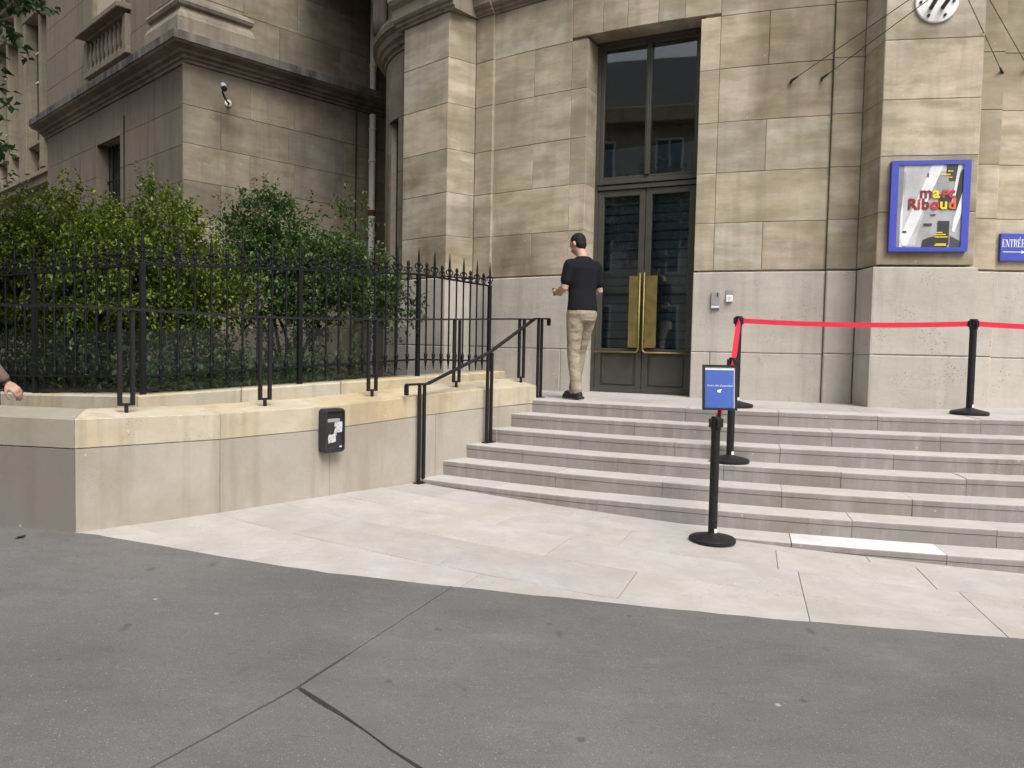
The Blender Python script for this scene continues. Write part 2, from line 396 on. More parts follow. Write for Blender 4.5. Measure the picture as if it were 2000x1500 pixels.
def sheet(name, poly, mat, parent, dz=.006, th=.05, seg=.12):
    """a slab with vertical edges following the ground; long edges subdivided and slightly uneven"""
    pts = []
    for (x0, y0), (x1, y1) in zip(poly, poly[1:] + poly[:1]):
        L = math.hypot(x1 - x0, y1 - y0); k = max(1, int(L / seg)) if L < 8 else 1
        for i in range(k):
            t_ = i / k; jx = rnd.uniform(-.006, .006) if i else 0
            pts.append((x0 + (x1 - x0) * t_ + jx, y0 + (y1 - y0) * t_ + jx))
    bm = bmesh.new()
    top = [bm.verts.new((x, y, zg(x, y) + dz)) for x, y in pts]; bot = [bm.verts.new((x, y, zg(x, y) + dz - th)) for x, y in pts]
    f = bm.faces.new(top); bmesh.ops.triangulate(bm, faces=[f])
    for i in range(len(pts)): bm.faces.new((top[i], top[i - 1], bot[i - 1], bot[i]))
    bmesh.ops.recalc_face_normals(bm, faces=bm.faces)
    me = bpy.data.meshes.new(name); bm.to_mesh(me); bm.free(); me.materials.append(mat)
    o = bpy.data.objects.new(name, me); return link(o, parent)

pave = empty('pavement', (0, 2, zg(0, 2)), kind='structure')
EDGE = [(-14, 5.3), (-6, 5.02), (-3.244, 4.856), (-2.575, 4.764), (-1.659, 4.457), (-1.015, 4.275), (.023, 4.115), (1.356, 3.943), (2.632, 3.856), (6, 3.78), (14, 3.8)]
A_, B_, C_ = (-.30, 4.165), (-.802, 2.896), (-1.087, 2.326)
def off(p, q, d):  # shift a segment sideways
    L = math.hypot(q[0] - p[0], q[1] - p[1]); nx, ny = -(q[1] - p[1]) / L * d, (q[0] - p[0]) / L * d
    return (p[0] + nx, p[1] + ny), (q[0] + nx, q[1] + ny)
g1 = .0025; g2 = .0055
lft = [e for e in EDGE if e[0] < -.3]; rgt = [e for e in EDGE if e[0] > -.3]
FAR = (-4.2, -3.9)
sheet('asphalt_panel', lft + [(A_[0] - g1, A_[1]), (B_[0] - g1 * 1.3, B_[1]), (C_[0] - g1 * 2, C_[1]), (FAR[0] - .02, FAR[1]), (-14, -4)], M['asphalt'], pave)
sheet('asphalt_panel', [(A_[0] + g1, A_[1])] + rgt + [(14, -4), (5.6, -3.1), (-.279 + g2, 2.406 + g2), (B_[0] + .012, B_[1] + .004)], M['asphalt'], pave)
sheet('asphalt_panel', [(B_[0] + .003, B_[1] - .012), (-.279 - g2, 2.406 - g2), (5.55, -3.15), (5.5, -4), (FAR[0] + .02, FAR[1]), (C_[0] + g1 * 2, C_[1])], M['asphalt'], pave, dz=.005)
sheet('asphalt_panel', [(-14, -4.01), (14, -4.01), (14, -14), (-14, -14)], M['asphalt'], pave)

# ---- forecourt flagstones in rings round the rotunda
court = empty('forecourt', (0, 5, zg(0, 5)), kind='structure')
def F_fl(s, d, r): a = rad(s); x, y = CX + r * math.sin(a), CY - r * math.cos(a); return Vector((x, y, zg(x, y) + d))
rows = [12.75, 13.42, 13.90, 14.42, 14.98, 15.55, 16.15]
for k in range(len(rows) - 1):
    s = -37.5 + (k % 2) * 2.2
    while s < 9:
        L = rnd.choice([4.3, 4.6, 5.0, 3.8, 6.2])
        if k >= len(rows) - 3 and s > (-12 if k == len(rows) - 3 else -24): s += L; continue
        block('flagstone', F_fl, s, s + L, rows[k], rows[k + 1], rnd.uniform(-.0015, .0015), .05, M['flag'], court, n=2, g=.0016, ch=.002, su=math.degrees(1 / rows[k]))
        s += L


# ---- steps: worn blocks in concentric rows
stairs = empty('entrance_steps', F_ring(-20, R0 + 2 * TR, zg(1, 6)), label='broad curved flight of pale stone steps rising to the entrance door', cat='steps')
PITCH = 4.22
ENDS = [(.148, 8.023), (-.041, 7.88), (-.236, 7.661), (-.433, 7.46), (-.616, 7.226), (-.78, 7.0)]
def step_prof(Ro, z, zb, back=.42, nose=.048):
    return [(Ro - back, zb), (Ro - .003, zb), (Ro - .003, z - nose), (Ro - .007, z - nose + .001), (Ro - .007, z - nose + .004), (Ro, z - nose + .006), (Ro, z - .010), (Ro - .004, z - .003), (Ro - .012, z), (Ro - back, z)]
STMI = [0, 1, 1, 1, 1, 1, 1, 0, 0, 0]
for i in range(6):
    Ro = R0 + i * TR; z = ZL - i * RI
    a_end = math.degrees(math.atan2(ENDS[i][0] - CX, CY - ENDS[i][1])) - 1.2
    j0 = -8.5 if i % 2 == 0 else -10.6
    cuts = sorted(j0 + PITCH * k for k in range(-8, 6)); cuts = [a_end] + [c for c in cuts if c > a_end + .8]
    for a, b in zip(cuts, cuts[1:]):
        g = .0018 * math.degrees(1 / Ro); dz = rnd.uniform(-.003, .002); dr = rnd.uniform(-.004, .004)
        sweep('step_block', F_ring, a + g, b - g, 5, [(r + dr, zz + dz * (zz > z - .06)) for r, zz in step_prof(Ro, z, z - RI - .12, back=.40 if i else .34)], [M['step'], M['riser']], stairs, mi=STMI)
for k, (a, b) in enumerate([(-24.2, -20.95), (-20.95, -16.73), (-16.73, -12.41), (-12.41, -8.19), (-8.19, -4), (-4, .2), (.2, 4.4)]):
    Ro = R0 + 6 * TR; g = .003 * math.degrees(1 / Ro)
    sweep('step_block', F_ring, a + g, b - g, 5, step_prof(Ro, .105 + (.002 if k == 2 else 0), -.15, back=.33), [M['newslab'] if k == 2 else M['step'], M['riser']], stairs, mi=STMI)

landing = empty('landing', F_ring(-20, 10.6, ZL), kind='structure')
for k, (ra, rb) in enumerate([(9.2, 9.86), (9.86, 10.55), (10.55, R0 - .335)]):
    s = -42 + k * 1.7
    while s < 6:
        def F_ld(s_, d, r): return F_ring(s_, r, ZL + d)
        block('paving_slab', F_ld, s, s + 5.1, ra, rb, rnd.uniform(-.002, .0), .06, M['land'], landing, n=3, g=.0015, ch=.002, su=math.degrees(1 / ra)); s += 5.1
sweep('landing_bed', F_ring, -44, 7, 24, [(8.9, ZL - .9), (R0 - .2, ZL - .9), (R0 - .2, ZL - .03), (8.9, ZL - .03)], M['dark_joint'], landing)

# ================================================================== ROTUNDA
rot = empty('rotunda_building', F_cyl(-26, 0, ZL), label='curved travertine museum rotunda with tall dark glazed double door and angled pilasters', cat='building')
SU = math.degrees(1 / RW)
CZ = [2.38, 2.92, 3.49, 4.06, 4.66, 5.25, 5.84]
UPZ = [6.28, 6.9, 7.5, 8.1]
DC = -26.35; J0, J1 = DC - 4.0, DC + 4.0           # door jambs
def rb(s0, s1, z0, z1, d, depth, n=4, mat='wall', F=F_cyl, su=SU, **k):
    return block('stone_block', F, s0, s1, z0, z1, d + rnd.uniform(-.0015, .0015), depth, M[mat], rot, n=n, su=su, **k)
# cores behind the facing stones
def core(F, s0, s1, n, d0, d1, z0, z1): sweep('wall_core', F, s0, s1, n, [(d0, z0), (d1, z0), (d1, z1), (d0, z1)], M['mortar'], rot)
core(F_cyl, -46, J0 - .25, 16, -.33, -.035, ZL - .1, 8.1); core(F_cyl, J1 + .25, 8, 24, -.33, -.035, ZL - .1, 8.1)
core(F_cyl, J0 - .3, J1 + .3, 10, -.33, -.035, 5.31, 8.1)
for bay in (0, 1, 2):
    if bay == 0:   a, b, js, sp = J1, DC + 12.295, 1.28, (DC + 8.35)          # right of the door
    elif bay == 1: a, b, js, sp = DC - 12.2, J0, -1.28, (DC - 8.45)         # left of the door
    else:          a, b, js, sp = -4.15, 6.5, 0, 1.9                        # right of the poster pilaster
    # plinth, two courses
    for zi, (z0, z1) in enumerate([(ZL - .05, 1.44), (1.44, 2.36)]):
        cuts = [a, b]
        if zi == 0 and bay == 1: cuts = [a, DC - 7.3, DC - 5.6, b]
        if zi == 0 and bay == 0: cuts = [a, DC + 5.25, b]
        for c0, c1 in zip(cuts, cuts[1:]): rb(c0, c1, z0, z1, .03, .36, n=5, mat='plinth', ch=.010)
    for zi, (z0, z1) in enumerate(zip(CZ, CZ[1:])):
        if bay == 0:   st, wl = (a, a + js), (a + js, b)
        elif bay == 1: st, wl = (b + js, b), (a, b + js)
        else:          st, wl = None, (a, b)
        if st and z1 < 5.4: rb(st[0], st[1], z0, z1, 0, .33, n=2, ch=.004)
        if zi % 2 == 0: rb(wl[0], sp, z0, z1, 0, .05, n=4); rb(sp, wl[1], z0, z1, 0, .05, n=4)
        else: rb(wl[0], wl[1], z0, z1, 0, .05, n=7)
    for z0, z1 in zip(UPZ, UPZ[1:]): rb(a, b, z0, z1, 0, .05, n=6)
# flat-arch lintel of wedge stones over the door
lz = 5.285
lc = [J0 - 1.28, J0 + 1.1, J0 + 2.9, J0 + 5.1, J0 + 6.9, J1 + 1.28]
for k in range(5):
    rb(lc[k], lc[k + 1], lz, 5.84, 0, .33, n=3)
for z0, z1 in zip(UPZ, UPZ[1:]): rb(J0, J1, z0, z1, 0, .05, n=6)
# strips, chamfers and pilaster fronts
def pilaster(c, left=True, right=True):
    def Fp(s, d, z):   # flat front: s degrees about c, kept on a chord
        a = rad(c); t_ = math.tan(rad(s - c)) * (RW + .45)
        return Vector((CX + (RW + .45 + d) * math.sin(a) + t_ * math.cos(a), CY - (RW + .45 + d) * math.cos(a) + t_ * math.sin(a), z))
    zz = [(ZL - .05, 1.45, 1), (1.45, 2.36, 1)] + [(p, q, 0) for p, q in zip(CZ, CZ[1:])] + [(p, q, 0) for p, q in zip(UPZ, UPZ[1:])]
    for z0, z1, pl in zz:
        m = 'plinth' if pl else 'wall'; e = .035 if pl else 0; ch = .012 if pl else .006
        block('stone_block', Fp, c - 2.6 - e * 5, c + 2.6 + e * 5, z0, z1, e, .30, M[m], rot, n=2, su=SU, ch=ch)
        for sg, on in ((-1, left), (1, right)):
            if not on: continue
            # oblique chamfer between front and strip
            pa = Fp(c + sg * (2.6 + e * 5), e, 0); pb = F_cyl(c + sg * 3.15, .04 + e, 0)
            dv = (pb - pa); Lc = dv.length; dv.normalize(); nv = Vector((dv.y, -dv.x, 0)) * (1 if sg > 0 else -1)
            if nv.dot(Vector((CX - pa.x, CY - pa.y, 0))) > 0: nv = -nv
            def Fc(s, d, z, pa=pa, dv=dv, nv=nv): return Vector((pa.x, pa.y, z)) + dv * s + nv * d
            block('stone_block', Fc, 0, Lc, z0, z1, .0, .12, M[m], rot, n=1, g=.0015, ch=.004)
            s0, s1 = sorted((c + sg * 3.15, c + sg * 4.95))
            rb(s0, s1, z0, z1, .04 + e * .9, .2, n=2, mat=m, ch=ch)
    core(F_cyl, c - 4.9, c + 4.9, 6, -.3, .0, ZL - .1, 8.1); 
pilaster(-9.1); pilaster(-43.45)
# impost moulding
IMP = [(-.1, 5.842), (.012, 5.842), (.02, 5.87), (.05, 5.885), (.05, 5.915), (.085, 5.93), (.105, 5.96), (.105, 6.10), (.16, 6.14), (.19, 6.19), (.19, 6.27), (-.1, 6.278)]
for a, b, e in [(DC - 12.2, DC + 12.2, 0), (-4.15, 6.5, 0), (-14.05, -12.25, .04), (-5.95, -4.15, .04), (-40.3, -38.5, .04), (-12.4, -5.8, .47), (-46.8, -40.15, .47)]:
    sweep('impost_moulding', F_cyl, a, b, 12, [(d + e if d > -.05 else d, z) for d, z in IMP], M['cornice'], rot)
# turret-like bay left of the far pilaster
TSU = math.degrees(1 / TRR)
core(F_tur, -150, -67, 16, -.3, -.035, .6, 8.1); core(F_tur, -56.5, -40, 6, -.3, -.035, .6, 8.1); core(F_tur, -68, -55, 4, -.3, -.035, 4.92, 8.1)
tz = [.7, 1.44, 2.38, 2.92, 3.49, 4.06, 4.88, 5.84] + UPZ
for k, (z0, z1) in enumerate(zip(tz, tz[1:])):
    if abs(z0 - 5.84) < .01: continue
    m = 'plinth' if z1 < 2.4 else 'pav'
    for a, b in ([(-46, -40), (-56, -46), (-95, -67), (-150, -95)] if z1 < 4.9 else [(-52, -40), (-66, -52), (-95, -66), (-150, -95)]):
        rb(a, b, z0, z1, 0, .14 if b == -46 or a == -95 else .05, n=6, mat=m, F=F_tur, su=TSU, ch=.005)
TC = [(-.1, 5.84), (.02, 5.84), (.03, 5.88), (.07, 5.90), (.09, 5.95), (.13, 5.98), (.15, 6.06), (.20, 6.09), (.20, 6.20), (.17, 6.23), (-.1, 6.30)]
sweep('impost_moulding', F_tur, -150, -38, 44, TC, M['cornice'], rot)
sweep('impost_moulding', F_tur, -150, -38, 44, [(.202, 6.10), (.215, 6.105), (.215, 6.20), (.17, 6.29), (0, 6.31), (0, 6.302), (.165, 6.28), (.202, 6.2)], M['cortop'], rot)
wn = sweep('window', F_tur, -68, -55, 6, [(-.16, .7), (-.12, .7), (-.12, 4.9), (-.16, 4.9)], M['interior'], rot)
for q in (-64, -59.5): sweep('window_bar', F_tur, q - .35, q + .35, 1, [(-.119, .7), (-.10, .7), (-.10, 4.89), (-.119, 4.89)], M['iron'], wn)
# carved archivolt above the turret cornice
arch = MB()
for rr, dd, th in ((.98, .14, .09), (.86, .07, .07)):
    pts = []
    for k in range(17):
        t_ = math.pi * k / 16; pts.append(F_tur(-58 + rr * math.cos(t_) * TSU * .72, dd, 6.36 + rr * math.sin(t_) * 1.35))
    arch.tube(pts, th, 8)
arch.build('archivolt', M['cornice'], rot, smooth=True)
# rear body and roof slab so that the drum is solid
sweep('drum_wall', F_ring, 6.5, 232, 40, [(9.3, ZL - .1), (9.6, ZL - .1), (9.6, 8.1), (9.3, 8.1)], M['wall'], rot)
sweep('roof', F_ring, -180, 180, 64, [(.2, 8.12), (10.5, 8.12), (10.6, 8.3), (10.4, 8.45), (.2, 8.6)], M['cornice'], rot)

# ---- entrance door (local frame: x along the wall, y outwards, z up)
ad = rad(DC); RD = 9.555
def F_door(x, y, z): return Vector((CX + (RD + y) * math.sin(ad) + x * math.cos(ad), CY - (RD + y) * math.cos(ad) + x * math.sin(ad), z))
DMAT = Matrix(((math.cos(ad), math.sin(ad), 0), (math.sin(ad), -math.cos(ad), 0), (0, 0, 1)))
def dbox(name, x0, x1, y0, y1, z0, z1, mat, parent, ch=.004):
    b = MB(); b.box(F_door((x0 + x1) / 2, (y0 + y1) / 2, (z0 + z1) / 2), (x1 - x0, y1 - y0, z1 - z0), DMAT, ch); return b.build(name, M[mat], parent)
HW = .674
def fr(name, x0, x1, z0, z1, w_, y0, y1, parent, mat='door', bot=None):
    """rectangular frame as one mesh"""
    b = MB(); bt = bot if bot is not None else w_
    for (p, q, r, s_) in ((x0, x0 + w_, z0, z1), (x1 - w_, x1, z0, z1), (x0 + w_, x1 - w_, z1 - w_, z1), (x0 + w_, x1 - w_, z0, z0 + bt)):
        b.box(F_door((p + q) / 2, (y0 + y1) / 2, (r + s_) / 2), (q - p, y1 - y0, s_ - r), DMAT, .004)
    return b.build(name, M[mat], parent)
dfr = fr('door_frame', -HW, HW, ZL, 5.30, .052, -.10, -.005, rot)
dbox('transom_bar', -HW + .05, HW - .05, -.09, .012, 3.445, 3.50, 'door', dfr); dbox('transom_bar', -HW + .05, HW - .05, -.09, .026, 3.512, 3.56, 'door', dfr)
tw = fr('transom_window', -HW + .052, HW - .052, 3.56, 5.248, .05, -.085, -.02, rot)
dbox('mullion', -.032, .032, -.085, .0, 3.61, 5.2, 'door', tw); dbox('mullion_bead', -.012, .012, -.01, .014, 3.61, 5.2, 'door', tw)
for a, b in ((-HW + .1, -.03), (.03, HW - .1)):
    dbox('pane', a, b, -.058, -.05, 3.605, 5.205, 'glass', tw, 0)
    dbox('blue_film', a, b, -.075, -.068, 3.56, 3.97, 'bluefilm', tw, 0)
for sg, nm in ((-1, 'L'), (1, 'R')):
    x0, x1 = (-HW + .056, -.004) if sg < 0 else (.004, HW - .056)
    lf = fr('door_leaf', x0, x1, ZL + .015, 3.44, .075, -.075, -.012, rot, bot=.07)
    dbox('mid_rail', x0 + .07, x1 - .07, -.075, -.012, 1.40, 1.46, 'door', lf)
    dbox('kick_panel', x0 + .075, x1 - .075, -.065, -.034, ZL + .085, 1.40, 'door', lf)
    kx0, kx1, kz0, kz1 = x0 + .095, x1 - .095, ZL + .105, 1.38
    fr('panel_bead', kx0, kx1, kz0, kz1, .012, -.036, -.024, lf)
    dbox('pane', x0 + .07, x1 - .07, -.05, -.044, 1.455, 3.37, 'glass', lf, 0)
    nsl = 17
    for k in range(nsl):
        z0 = 1.46 + k * (3.37 - 1.46) / nsl
        b = MB(); b.push([F_door(x0 + .04, -.17, z0 + .004), F_door(x1 - .04, -.17, z0 + .004), F_door(x1 - .04, -.135, z0 + .018), F_door(x0 + .04, -.135, z0 + .018),
                          F_door(x1 - .04, -.155, z0 + .112), F_door(x0 + .04, -.155, z0 + .112), F_door(x0 + .04, -.175, z0 + .112), F_door(x1 - .04, -.175, z0 + .112)],
                         [(0, 1, 2, 3), (3, 2, 4, 5), (5, 4, 7, 6), (0, 6, 7, 1), (0, 3, 5, 6), (1, 7, 4, 2)])
        b.build('shutter_slat', M['slat'], lf)
    # brass push plate on stand-offs, with an L-shaped bar
    xi = -.028 if sg < 0 else .028
    xo = xi + sg * (.135 if sg < 0 else .165)
    pl = dbox('push_plate', min(xi + sg * .018, xo), max(xi + sg * .018, xo), .045, .052, 1.475, 2.36, 'brass', rot, .002)
    b = MB()
    bar = [F_door(xi, .05, 2.40), F_door(xi, .05, 1.46)]
    for k in range(1, 7):
        t_ = k / 6 * math.pi / 2; bar.append(F_door(xi + sg * .045 * (1 - math.cos(t_)), .05, 1.46 - .045 * math.sin(t_)))
    bar.append(F_door(sg * (HW - .06), .05, 1.415)); b.tube(bar, .0125, 8)
    for z in (1.6, 2.2): b.tube([F_door(xi, -.01, z), F_door(xi, .05, z)], .008, 6)
    b.tube([F_door(sg * (HW - .1), -.01, 1.415), F_door(sg * (HW - .1), .05, 1.415)], .008, 6)
    b.build('push_bar', M['brass'], pl, smooth=True)
room = MB()
for (x0, x1, y0, y1, z0, z1) in ((-2, 2, -2.6, -2.5, .8, 5.5), (-2.05, -2, -2.6, -.34, .8, 5.5), (2, 2.05, -2.6, -.34, .8, 5.5), (-2, 2, -2.5, -.34, 5.45, 5.5), (-2, 2, -2.5, -.34, .8, .85)):
    room.box(F_door((x0 + x1) / 2, (y0 + y1) / 2, (z0 + z1) / 2), (x1 - x0, y1 - y0, z1 - z0), DMAT)
room.build('lobby_lining', M['interior'], rot)

# ================================================================== PAVILION (left)
pav = empty('pavilion_building', (KX, KY, .6), label='weathered stone corner pavilion with dark projecting cornice and barred window behind the shrubs', cat='building')
PZ = [.5, 1.15, 1.73, 2.31, 2.89, 3.47, 4.04, 4.63, 5.24, 5.90]
def pb(F, s0, s1, z0, z1, d=0, depth=.05, mat='pav', **k): return block('stone_block', F, s0, s1, z0, z1, d + rnd.uniform(-.002, .002), depth, M[mat], pav, **k)
RLEN, LLEN = 4.6, 7.2
for k, (z0, z1) in enumerate(zip(PZ, PZ[1:])):
    cuts = [-.05, 1.10, 1.95, 2.95, RLEN] if k % 2 == 0 else [-.05, .58, 1.83, 3.0, RLEN]
    for a, b in zip(cuts, cuts[1:]): pb(F_R, a, b, z0, z1)
    lc2 = [.0, 1.45, 2.85, 4.09, 5.6, LLEN] if k % 2 == 0 else [.0, .75, 2.15, 2.85, 4.09, 4.9, 6.3, LLEN]
    for a, b in zip(lc2, lc2[1:]):
        if a >= 2.85 and b <= 4.09 and 2.9 < z1 and z0 < 5.2: continue
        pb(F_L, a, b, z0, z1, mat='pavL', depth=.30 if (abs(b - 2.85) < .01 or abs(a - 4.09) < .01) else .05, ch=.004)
def pcore(F, s0, s1, d0, d1, z0, z1): sweep('wall_core', F, s0, s1, 1, [(d0, z0), (d1, z0), (d1, z1), (d0, z1)], M['mortar'], pav)
pcore(F_R, .05, RLEN, -.4, -.03, .3, 12); pcore(F_L, .06, 2.80, -.4, -.035, .3, 6.0); pcore(F_L, 4.14, LLEN, -.4, -.035, .3, 6.0); pcore(F_L, 2.7, 4.2, -.4, -.035, 5.28, 12)
pcore(F_L, .06, 2.7, -.4, -.035, 6.0, 12); pcore(F_L, 4.2, LLEN, -.4, -.035, 6.0, 12)
pcore(F_L, LLEN - .02, LLEN, -1.6, -.03, .3, 12)
wn = MB().box(F_L(3.47, -.33, 4.1), (1.34, .04, 2.6), Matrix((dL, nL, Vector((0, 0, 1)))).transposed()).build('barred_window', M['wglass'], pav)
ML = Matrix((dL, nL, Vector((0, 0, 1)))).transposed(); MR = Matrix((dR, nR, Vector((0, 0, 1)))).transposed()
for k in range(7): MB().tube([F_L(2.95 + k * .17, -.2, 2.9), F_L(2.95 + k * .17, -.2, 5.24)], .012, 6).build('bar', M['iron'], wn)
for z in (3.6, 4.55): MB().box(F_L(3.47, -.2, z), (1.22, .012, .04), ML).build('bar', M['iron'], wn)
# upper storey stones
UZ = [6.36, 6.95, 7.6, 8.25, 8.9, 9.55, 10.2, 10.85, 11.5]
for k, (z0, z1) in enumerate(zip(UZ, UZ[1:])):
    cuts = [.92, 2.0, 3.55] if k % 2 else [.92, 1.65, 2.9, 3.55]
    for a, b in zip(cuts, cuts[1:]): pb(F_R, a, b, z0, z1, mat='pav')
    pb(F_R, 3.66, RLEN, z0, z1, d=.03, depth=.08)
    pb(F_R, -.10, .92, z0, z1, d=.10, depth=.15); pb(F_L, .0, .92, z0, z1, d=.10, depth=.15, mat='pavL')
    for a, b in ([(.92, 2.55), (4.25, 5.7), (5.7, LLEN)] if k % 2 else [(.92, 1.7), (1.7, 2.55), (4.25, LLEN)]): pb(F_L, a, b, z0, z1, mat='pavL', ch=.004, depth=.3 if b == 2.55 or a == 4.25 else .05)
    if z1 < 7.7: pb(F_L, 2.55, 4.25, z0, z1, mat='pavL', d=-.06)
# main cornice, mitred round the corner, with blackened upper edge
PC = [(-.1, 5.90), (.03, 5.90), (.045, 5.94), (.085, 5.955), (.095, 5.99), (.16, 6.01), (.18, 6.05), (.30, 6.09), (.33, 6.12), (.33, 6.20), (.29, 6.22), (.0, 6.355), (-.1, 6.355)]
PT = [(.332, 6.12), (.345, 6.125), (.345, 6.255), (.30, 6.275), (.0, 6.37), (-.01, 6.357), (.29, 6.225), (.332, 6.2)]
def cuts_of(a, b, L):
    n_ = max(1, round((b - a) / L)); return [(a + (b - a) * i / n_, a + (b - a) * (i + 1) / n_) for i in range(n_)]
for F_, Ln in ((F_R, 4.35), (F_L, LLEN + .1)):
    sweep('cornice', F_, 0, Ln, 1, PC, M['cornice'], pav, m0=1 if F_ is F_R else 1, m1=0)
    for i, (a, b) in enumerate(cuts_of(0, Ln, 1.3)):
        sweep('cornice_stone', F_, a + (.002 if i else 0), b - .002, 1, PT, M['cortop'], pav, m0=1 if i == 0 else 0)
# corner pilaster base
PBASE = [(-.05, 6.24), (.24, 6.24), (.24, 6.52), (.22, 6.55), (.20, 6.60), (.16, 6.66), (.155, 6.70), (.20, 6.73), (.22, 6.78), (.20, 6.83), (.13, 6.86), (.10, 6.89), (-.05, 6.89)]
sweep('pilaster_base', F_R, 0, .93, 1, PBASE, M['cornice'], pav, m0=1, m1=.6); sweep('pilaster_base', F_L, 0, .93, 1, PBASE, M['cornice'], pav, m0=1, m1=.6)
# balustrade under the upper window of the left face
bal_prof = [(.035, 0), (.035, .04), (.02, .06), (.028, .10), (.048, .20), (.045, .26), (.024, .40), (.02, .46), (.034, .50), (.034, .53)]
bm_ = MB(); bm_.lathe(bal_prof, seg=10); bal_me = None
def balustrade(F, Mx, parent, s0, s1, zb, n, back, mat, h=.53):
    global bal_me
    bl = MB().box(F((s0 + s1) / 2, .10, zb + h + .16), (s1 - s0 + .35, .30, .11), Mx, .015).build('balustrade', M[mat], parent)
    MB().box(F((s0 + s1) / 2, .02, zb + h + .08), (s1 - s0 + .1, .16, .07), Mx, .01).build('balustrade_rail', M[mat], bl)
    for s_ in (s0 - .06, s1 + .06): MB().box(F(s_, .02, zb + h / 2 + .02), (.16, .14, h + .05), Mx, .006).build('balustrade_pier', M[mat], bl)
    MB().box(F((s0 + s1) / 2, .0, zb - .06), (s1 - s0 + .3, .18, .12), Mx, .01).build('balustrade_base', M[mat], bl)
    for k in range(n):
        p = F(s0 + (s1 - s0) * (k + .5) / n, .03, zb)
        if bal_me is None:
            o = bm_.build('baluster', M[mat], bl, smooth=True); bal_me = o.data
        else:
            o = bpy.data.objects.new('baluster', bal_me); link(o, bl)
        o.location = p
    MB().box(F((s0 + s1) / 2, back, zb + h / 2), (s1 - s0, .02, h), Mx).build('balustrade_back', M['interior'], bl)
balustrade(F_L, ML, pav, 2.45, 4.35, 6.72, 9, -.09, 'pavL')
uw = MB().box(F_L(3.4, -.30, 9.0), (1.75, .04, 3.0), ML).build('window', M['wglass'], pav)
MB().box(F_L(3.4, -.26, 9.0), (.07, .05, 3.0), ML).build('glazing_bar', M['door'], uw)
for z in (8.1, 9.0): MB().box(F_L(3.4, -.265, z), (1.7, .04, .05), ML).build('glazing_bar', M['door'], uw)
for s_ in (2.62, 4.18): MB().box(F_L(s_, -.02, 9.1), (.14, .10, 3.2), ML, .01).build('window_surround', M['pav'], pav)
sweep('parapet_band', F_R, 0, RLEN, 1, [(-.4, 11.5), (.4, 11.5), (.45, 12.1), (-.4, 12.1)], M['cornice'], pav, m0=1)
sweep('parapet_band', F_L, 0, LLEN, 1, [(-.4, 11.5), (.4, 11.5), (.45, 12.1), (-.4, 12.1)], M['cornice'], pav, m0=1)
MB().tube([F_L(2.62, .01, 2.9), F_L(2.62, .01, 5.55)], .018, 6).build('vertical_conduit', M['lead'], pav)

# ================================================================== WING (far left)
wing = empty('wing_building', F_W(13, 0, .5), label='pale yellowish stone wing with balustraded windows at the far left edge', cat='building')
def wbx(name, s0, s1, d0, d1, z0, z1, mat, parent=wing, ch=.008):
    b = MB(); b.box(F_W((s0 + s1) / 2, (d0 + d1) / 2, (z0 + z1) / 2), (s1 - s0, d1 - d0, z1 - z0), ML, ch); return b.build(name, M[mat], parent)
wbx('wall', 7.3, 24, -.5, -.02, 0, 12.5, 'wing')
wbx('string_course', 7.3, 24, 0, .22, 5.60, 5.80, 'cornice'); wbx('string_course', 7.3, 24, 0, .32, 5.80, 5.92, 'wing')
for k in range(8):
    for a, b in cuts_of(7.3, 24, 2.78): wbx('stone_block', a + .004, b - .004, -.03, 0, .4 + k * .65, .4 + (k + 1) * .65 - .006, 'wing')
for c in (8.95, 11.75, 14.9, 17.9, 20.9):
    balustrade(F_W, ML, wing, c - .95, c + .95, 6.05, 8, -.018, 'wing', .53)
    wdw = wbx('window', c - .62, c + .62, -.02, .02, 6.85, 10.1, 'wglass', ch=0)
    for q in (7.6, 8.5, 9.3): wbx('glazing_bar', c - .62, c + .62, .02, .05, q, q + .05, 'white', wdw)
    wbx('glazing_bar', c - .03, c + .03, .02, .055, 6.85, 10.1, 'white', wdw)
    for sg in (-1, 1):
        wbx('window_surround', c + sg * .72 - .12, c + sg * .72 + .12, 0, .30, 6.0, 10.3, 'wing')
        wbx('bracket', c + sg * 1.0 - .08, c + sg * 1.0 + .08, 0, .45, 9.9, 10.5, 'wing')
    wbx('window_head', c - .85, c + .85, 0, .33, 10.1, 10.4, 'wing')
for c in (10.35, 13.35, 16.45, 19.4): wbx('pilaster_strip', c - .28, c + .28, 0, .16, 5.93, 10.5, 'wing')
for j, (d, z0, z1) in enumerate([(.35, 10.5, 10.7), (.5, 10.7, 10.85), (.7, 10.85, 11.15), (.8, 11.15, 11.3)]): wbx('upper_cornice', 7.3, 24, 0, d, z0, z1 + .004, 'wing')

# ================================================================== walls along the ramp
class Path:
    def __init__(s, pts):
        s.p = [Vector((x, y, 0)) for x, y in pts]; s.L = [0]
        for a, b in zip(s.p, s.p[1:]): s.L.append(s.L[-1] + (b - a).length)
        nn = []
        for a, b in zip(s.p, s.p[1:]): u = (b - a).normalized(); nn.append(Vector((u.y, -u.x, 0)))
        s.m = [nn[0]]
        for a, b in zip(nn, nn[1:]): h_ = (a + b).normalized(); s.m.append(h_ / max(.3, h_.dot(a)))
        s.m.append(nn[-1]); s.nn = nn
    def seg(s, t):
        for i in range(len(s.p) - 2):
            if t < s.L[i + 1] - 1e-6: return i
        return len(s.p) - 2
    def at(s, t, d=0, z=0):
        i = s.seg(t); f = (t - s.L[i]) / (s.L[i + 1] - s.L[i])
        a = s.p[i] + s.m[i] * d; b = s.p[i + 1] + s.m[i + 1] * d
        q = a.lerp(b, f); return Vector((q.x, q.y, z))
    def dirn(s, t): i = s.seg(t); return (s.p[i + 1] - s.p[i]).normalized()
